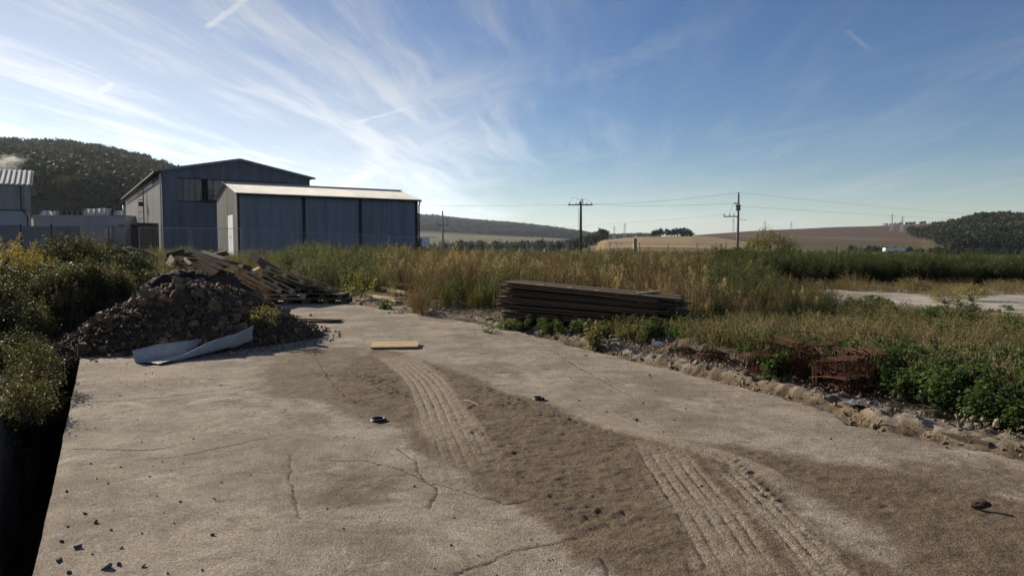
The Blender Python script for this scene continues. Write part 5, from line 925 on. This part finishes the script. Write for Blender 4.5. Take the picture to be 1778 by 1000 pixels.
k = (br <= .05) & (br > -.45); scatter('green_grass_stand', 'rank green grass and weeds mixed among the brown stalks', 'weeds', greeng + greenw + midb, pts3(x[k], y[k], -.03), hs_[k] * .95, M['leaf'], tilt=.08, seed=2)
k = br <= -.45; scatter('green_weed_thicket', 'lush green weed thicket in front of the corrugated shed', 'weeds', greenw + darkw[:2] + greeng[:1], pts3(x[k], y[k], -.03), hs_[k] * 1.05, M['leaf'], tilt=.07, seed=3)
x, y = inpoly([(-20, 30), (-9, 27), (-6, 34), (-4, 48), (-24, 48)], 2600, 11, (TIMB,), .2); rs = np.random.default_rng(5); scatter('yard_weeds', 'green and brown weeds growing up to the wire fence panels', 'weeds', greenw + greeng + dryw[:1], pts3(x, y, -.03), rs.uniform(.45, .85, len(x)), M['leaf'], tilt=.08, seed=4)
# dark green thicket right of the stack and behind the rusty bundles
x, y = inpoly([(3.8, 14.6), (5.0, 13.4), (7.4, 15.6), (9.0, 20), (9.6, 25), (8.2, 25), (6.2, 19)], 1500, 12); rs = np.random.default_rng(6); scatter('dark_thicket', 'dark green shaded thicket at the end of the board stack', 'weeds', darkw[:2] + greenw + greeng + dryw + straw, pts3(x, y, -.03), rs.uniform(.28, .68, len(x)), M['leaf'], tilt=.08, seed=5)
# hedge-like dark weeds on the right and at the back of the weed field
x, y = inpoly([(9.6, 26.0), (14, 26.6), (19, 26), (27, 26), (27, 31), (18, 31.5), (9, 31)], 2400, 13); rs = np.random.default_rng(7); h_ = np.interp(x, [9, 13, 17, 24], [1.08, 1.04, .92, .80]); scatter('dark_green_weed_row', 'long row of dense dark green weeds behind the concrete pad', 'weeds', darkw + darkw + midb[:1] + greenw[:1], pts3(x, y, -.03), h_ * rs.uniform(.55, 1.22, len(x)) * (1 + .22 * fbm(x, y, 1.3, 2, 9)), M['leaf'], tilt=.10, seed=6)
x, y = inpoly([(-10, 50), (3, 50), (14, 44), (22, 36), (28, 34), (30, 46), (14, 58), (-10, 60)], 2600, 14); rs = np.random.default_rng(8); scatter('back_weeds', 'green weeds along the wire fence behind the brown field', 'weeds', darkw + greenw[:2] + dryw[:1], pts3(x, y, -.05), rs.uniform(.75, 1.25, len(x)), M['leaf'], tilt=.06, seed=7)
# short rough grass on the right
RG = [(5.2, 4.5), (4.9, 6.8), (3.9, 9.2), (2.6, 11.4), (1.4, 13.0), (3.6, 12.6), (4.6, 13.6), (7.5, 15.5), (9.2, 19), (9.8, 24), (12, 25.5), (27, 25.6), (24, 14), (14, 6)]
x, y = inpoly(RG, 9000, 15, (PADP, STACK)); rs = np.random.default_rng(9); k = fbm(x, y, 1.4, 3, 10) + rs.normal(0, .25, len(x)); q = k > .05
scatter('rough_grass', 'short rough drying grass between the rusty bundles and the pad', 'grass', lowd + lowg, pts3(x[q], y[q], -.02), rs.uniform(.6, 1.15, q.sum()), M['dry'], tilt=.1, seed=8); q = ~q; scatter('green_ground_plants', 'low green grass and herbs beside the concrete footing', 'grass', lowg + herb, pts3(x[q], y[q], -.02), rs.uniform(.5, 1.1, q.sum()), M['leaf'], tilt=.1, seed=9)
x, y = inpoly([(13, 21.0), (27, 22), (27, 26), (9.8, 25.8)], 700, 16); rs = np.random.default_rng(10); scatter('pad_edge_grass', 'dry straw coloured grass along the far edge of the pad', 'grass', lowd + lowg[:1], pts3(x, y, .05), rs.uniform(.6, 1.3, len(x)), M['dry'], tilt=.1, seed=10)
# nettles
NET = [PXL((1500, 652), (1560, 640), (1680, 640), (1790, 655), (1900, 700), (1880, 795), (1778, 758), (1690, 735), (1600, 712), (1530, 694)), PXL((1270, 622), (1330, 605), (1480, 640), (1480, 668), (1400, 660), (1320, 645)), PXL((870, 558), (1000, 566), (1180, 575), (1330, 590), (1290, 612), (1120, 600), (1000, 585), (900, 575)), PXL((1460, 535), (1560, 540), (1560, 556), (1470, 556)), PXL((1600, 548), (1690, 548), (1690, 575), (1600, 575)), PXL((1720, 545), (1800, 550), (1800, 590), (1730, 585))]
X, Y, S = [], [], []
for k, (pl, n_, s_) in enumerate(zip(NET, (560, 160, 330, 60, 70, 50), (.66, .56, .6, .8, .75, .7))): a, b_ = inpoly(pl, n_, 20 + k, (SLAB,)); X.append(a); Y.append(b_); S.append(np.random.default_rng(k).uniform(.7, 1.15, len(a)) * s_)
X, Y, S = map(np.concatenate, (X, Y, S)); scatter('nettle_patch', 'dark green nettles spreading along the footing strip', 'nettles', nettle, pts3(X, Y, -.02), S, M['leaf'], tilt=.12, seed=11)
# left bank
x, y = inpoly([W(-6, 10.2), W(-1.02, 10.8), W(-1.0, 14.6), W(-1.5, 17), W(-2.6, 22), W(-4, 26), W(-8, 26)], 1700, 30); rs = np.random.default_rng(12); u_ = SU(x, y); s_ = np.interp(u_, [-6, -3, -1.9, -1.4, -1.0], [1.12, 1.05, .9, .72, .5]) * rs.uniform(.7, 1.15, len(x)) * np.interp(SV(x, y), [10, 12, 14, 16], [.45, .6, .9, 1]); q = rs.random(len(x))
ix = np.where(q < .45, rs.integers(0, 4, len(x)), np.where(q < .8, rs.integers(4, 8, len(x)), rs.integers(8, 10, len(x)))); scatter('bank_shrubs', 'dense olive green shrubs and weeds overhanging the trench', 'shrubs', bankb + greenw + dryw[:2], pts3(x, y, -.05), s_, M['leaf'], idx=ix, tilt=.12, seed=12)
x, y = inpoly([W(-3.0, 17), W(-.95, 18.2), W(-.8, 21.5), W(-1.6, 24), W(-4.5, 24)], 230, 31, clump=.2, cs=1.2); rs = np.random.default_rng(13); scatter('golden_weeds', 'yellow flowering weeds on top of the left bank', 'weeds', gold, pts3(x, y, .05), rs.uniform(1.0, 1.35, len(x)), M['leaf'], tilt=.1, seed=13)
x, y = inpoly([(-12.8, 16), (-9.8, 12.2), (-8.2, 13.2), (-8.4, 15), (-9.5, 17), (-8.6, 18.8), (-10, 22), (-14, 21)], 1300, 32); rs = np.random.default_rng(14); z_ = np.maximum(gz_(x, y), .1) + 1.2 * np.exp(-((x + 11.6) ** 2 + (y - 18.5) ** 2) / 2.2) + .6 * np.exp(-((x + 9.0) ** 2 + (y - 14.6) ** 2) / 1.1); scatter('heap_weeds', 'brown and green weeds growing over the old soil heaps', 'weeds', dryw[:2] + greenw[:2] + lowg[:2] + bankb, np.stack([x, y, z_ - .08], 1), rs.uniform(.30, .78, len(x)), M['leaf'], tilt=.15, seed=14)
x, y = inpoly([(-22, 22), (-13, 20), (-9.5, 22.5), (-10, 30), (-18, 40), (-34, 44)], 2200, 33, (TIMB,), .3); rs = np.random.default_rng(15); scatter('dry_yard_scrub', 'thin brown scrub between the soil heaps and the hall', 'scrub', dryw + dryg[:2] + greenw[:1], pts3(x, y, -.03), rs.uniform(.35, .75, len(x)), M['dry'], tilt=.1, seed=15)
# single plants
def plant(name, v, mat, loc, label, cat='plant', stem=True, scl=1, group=None):
    o = thing(name, label, cat, loc, (0, 0, random.uniform(0, 6)), group); o.scale = (scl,) * 3; link('foliage', v.mesh('foliage', mat), o)
    if stem:
        mb = MB(); [mb.tube([(0, 0, -.05), (random.uniform(-.05, .05), random.uniform(-.05, .05), .15), (random.uniform(-.12, .12), random.uniform(-.12, .12), .35)], .012, 5, .006) for _ in range(4)]; mb.build('stem', M['bark'], o)
    return o
def gp(px, py): x, y = G(px, py); return (x, y, float(gz_(np.array(x), np.array(y))))
x, y = (1338 - CX) / F * 33, 33.; tr = thing('round_tree', 'round light green bushy tree standing out of the dark weed row', 'tree', (x, y, 0)); link('crown', P_bush(200, 1.18, 2.45, 150, 60, .075, (.10, .13, .04), (.18, .19, .07), .10, sig=.13).mesh('crown', M['leaf']), tr); MB().tube([(0, 0, -.2), (.05, .02, .6), (-.03, 0, 1.3)], .07, 7, .03).build('trunk', M['bark'], tr, True)
for k, (px, py, h_, r_, lb) in enumerate(((1290, 505, 1.15, .75, 'rust brown dead weed bush beside the round tree'), (1398, 505, 1.15, .85, 'wide rust brown dead weed bush at the corner of the pad'), (1478, 512, .85, .6, 'low rust brown dead weed bush behind the pad'), (735, 548, 1.15, .42, 'reddish brown dry weed standing at the slab edge'), (722, 541, .9, .35, 'slender brown dry weed behind the reddish one'), (1592, 515, .7, .5, 'leafless brown twiggy weed at the pad'))): plant('dry_bush', P_dry(210 + k, r_, h_, 70, RED_A, BR_A, 9), M['dry'], gp(px, py), lb, 'dry bush', False)
for k, (px, py, sc1, lb) in enumerate(((1582, 515, .75, 'low green bush growing on the far pad edge'), (1686, 535, .8, 'straw coloured low bush spreading over the pad'), (1640, 540, .6, 'small straw bush beside the spreading one on the pad'))): plant('pad_bush', P_bush(220 + k, .6, .55, 40, 34, .05, *(((.09, .11, .04), (.16, .15, .06)) if k == 0 else (BR_A, OL_B)), .0), M['leaf'], gp(px, py)[:2] + (.2,), lb, 'bush', True, sc1)
for k, (px, py, h_, lb) in enumerate(((628, 523, 1.05, 'tall yellow green leafy plant by the pale battens'), (690, 545, .55, 'bright green leafy plant at the slab edge near the battens'), (668, 537, .45, 'small green leafy plant on the slab edge'), (850, 578, .62, 'green nettle like plant rooted in the gutter left of the board stack'), (880, 572, .4, 'small green plant beside the board stack corner'), (1030, 600, .62, 'tall thin drying plant in front of the board stack'), (1016, 618, .42, 'brown green weed tuft in the gutter'), (1345, 665, .42, 'green plant growing in front of the rusty bundles'), (1405, 668, .35, 'small green plant under the rusty bundles'), (1178, 590, .5, 'leafy green weed at the end of the board stack'))):
    c = (((.16, .17, .045), (.24, .23, .07)) if k == 0 else (OL_A, BR_A) if k in (5, 6) else ((.07, .115, .032), (.12, .17, .05))); plant('leafy_plant', P_weed(230 + k, 8 if k else 12, h_, 40 if k else 60, .11, .055, *c, .12 if k else .3, .15 if k else .35, taper=.4, droop=.45), M['leaf'], gp(px, py), lb, 'plant', False)
hz = float(hprof(np.array(1.55), np.array(-.9))); plant('rubble_weed', P_bush(250, .24, .36, 26, 34, .035, (.16, .17, .05), (.26, .25, .09), .0), M['leaf'], (*AT(458, 566, 12.0)[:2], max(.2, AT(458, 566, 12.0)[2])), 'small yellow green weed growing on the rubble heap', 'weed', True)
x, y = inpoly([W(-8, -2), W(-2.0, 1), W(-1.9, 9.5), W(-8, 11)], 900, 37); rs = np.random.default_rng(17); scatter('near_bank_weeds', 'low green weeds on the bank beside the near trench', 'weeds', bankb + greenw[:2] + lowg, pts3(x, y, -.05), rs.uniform(.4, .8, len(x)), M['leaf'], tilt=.12, seed=17)
# creeping growth hanging over the trench edge
x, y = W(np.full(90, UL - .56) + np.random.default_rng(3).uniform(-.25, .18, 90), np.random.default_rng(2).uniform(8.5, 13.0, 90)); scatter('trailing_weeds', 'weeds trailing over the trench wall', 'weeds', [bankb[0], herb[0], lowg[0]], np.stack([x, y, np.random.default_rng(1).uniform(-.7, 0, 90)], 1), np.random.default_rng(6).uniform(.22, .5, 90), M['leaf'], tilt=.5, seed=16)

# ------------------------------------------------------------------ woods on the hills
trees = [P_tree(300, 'd'), P_tree(301, 'c'), P_tree(302, 'd'), P_tree(303, 'c'), P_tree(304, 'y'), P_tree(305, 'd'), P_tree(306, 'b')]
def wood(name, label, pxr, rr_, n, hgt, seed, keep=None, pw=(.22, .22, .22, .2, .03, .13, .03), jit=.25):
    rs = np.random.default_rng(seed); px = rs.uniform(*pxr, n); r_ = np.sqrt(rs.uniform(rr_[0] ** 2, rr_[1] ** 2, n)); a = np.arctan((px - CX) / F); x, y = r_ * np.sin(a), r_ * np.cos(a)
    if keep is not None: k = keep(px, r_); x, y = x[k], y[k]
    cl_ = fbm(x, y, 90, 3, seed); s_ = hgt * rs.uniform(1 - jit, 1 + jit, len(x)) * (1 + .2 * cl_); ix = rs.choice(7, len(x), p=np.array(pw) / sum(pw)); con = cl_ > .15; ix = np.where(con & (rs.random(len(x)) < .6), rs.choice([1, 3], len(x)), ix)
    scatter(name, label, 'wood', trees, np.stack([x, y, ground_h(x, y) - .3], 1), s_, M['far_leaf'], idx=ix, seed=seed)
wood('hillside_wood', 'dark mixed wood covering the steep hill behind the hall', (-600, 690), (330, 960), 11500, 12.5, 401)
wood('right_hill_wood', 'dark wood covering the low hill beyond the ploughed fields', (1575, 2150), (500, 960), 4200, 10, 402, lambda p, r: (r > 930 - (p - 1575) * 5.5) )
wood('ridge_wood', 'hazy wood on the long distant ridge', (640, 1140), (1850, 3150), 9000, 15, 403)
wood('valley_trees', 'dark trees and hedges filling the valley below the ridge', (690, 1035), (420, 1250), 420, 9, 404, lambda p, r: fbm(p, r, 60, 3, 3) > -.15)
wood('field_edge_trees', 'bushes and trees lining the edge of the stubble field', (985, 1052), (600, 1000), 130, 11, 405)
wood('far_hedge', 'thin hedge line along the plain below the wooded hill', (1470, 1900), (455, 500), 170, 4, 406); wood('crest_trees', 'thin line of trees along the crest of the ploughed hill', (1530, 1640), (1290, 1330), 90, 4.5, 407)
for k, (px, h_) in enumerate(((1136, 8), (1146, 9), (1157, 8), (1166, 8.5), (1176, 9), (1184, 10.5), (1192, 9), (1199, 6))):
    x, y = (px - CX) / F * 690, 690.; o = thing('field_tree', 'rounded dark tree in the small grove on the stubble field', 'tree', (x, y, float(ground_h(x, y)) - .26 * h_), group='grove on the stubble field'); o.scale = (h_ * 1.7, h_ * 1.7, h_ * 1.15); me = P_tree(320 + k, 'd').mesh('crown', M['far_leaf']); link('crown', me, o); MB().tube([(0, 0, 0), (0, 0, .5)], .03, 5, .015).build('trunk', M['bark'], o)
x, y = (1534 - CX) / F * 305, 305.; o = thing('field_tree', 'lone dark bush beside the long white trailer', 'tree', (x, y, float(ground_h(x, y)) - .2)); o.scale = (4, 4, 3.2); link('crown', P_tree(340, 'd').mesh('crown', M['far_leaf']), o); MB().tube([(0, 0, 0), (0, 0, .5)], .03, 5, .015).build('trunk', M['bark'], o)
# ------------------------------------------------------------------ air
m = bpy.data.materials.new('haze'); m.use_nodes = True; t = NT(m.node_tree); t.n.clear(); o = t.new('ShaderNodeOutputMaterial'); pv = t.new('ShaderNodeVolumePrincipled'); pv.inputs['Color'].default_value = (.74, .84, 1, 1); pv.inputs['Density'].default_value = .00006; pv.inputs['Anisotropy'].default_value = .35; t.link(pv.outputs[0], o.inputs['Volume'])
tag(MB().box((0, 0, 90), (19000, 19000, 220)).build('haze', m), 'thin blue haze over the valley', kind='stuff')
# white steam drifting against the wooded hill
m = bpy.data.materials.new('steam'); m.use_nodes = True; t = NT(m.node_tree); t.n.clear(); o = t.new('ShaderNodeOutputMaterial'); pv = t.new('ShaderNodeVolumePrincipled'); pv.inputs['Color'].default_value = (.97, .97, .97, 1); pv.inputs['Anisotropy'].default_value = .3
tc = t.new('ShaderNodeTexCoord'); ln = t.new('ShaderNodeVectorMath', operation='LENGTH'); t.link(tc.outputs['Object'], ln.inputs[0]); nz = t.noise(tc.outputs['Object'], 2.6, 5, .6)
t.link(t.math('MULTIPLY', t.ramp(t.math('SUBTRACT', nz, t.math('MULTIPLY', t.math('SUBTRACT', ln.outputs['Value'], .3), .45)), .38, .66), .13), pv.inputs['Density']); t.link(pv.outputs[0], o.inputs['Volume'])
c = AT(12, 281, 235); bm = bmesh.new(); bmesh.ops.create_icosphere(bm, subdivisions=3, radius=1); me = bpy.data.meshes.new('steam'); bm.to_mesh(me); bm.free(); me.materials.append(m); o_ = link('steam', me); o_.location = c; o_.scale = (10, 6, 5.5); tag(o_, 'white steam drifting in front of the wooded hill', 'steam', kind='stuff')
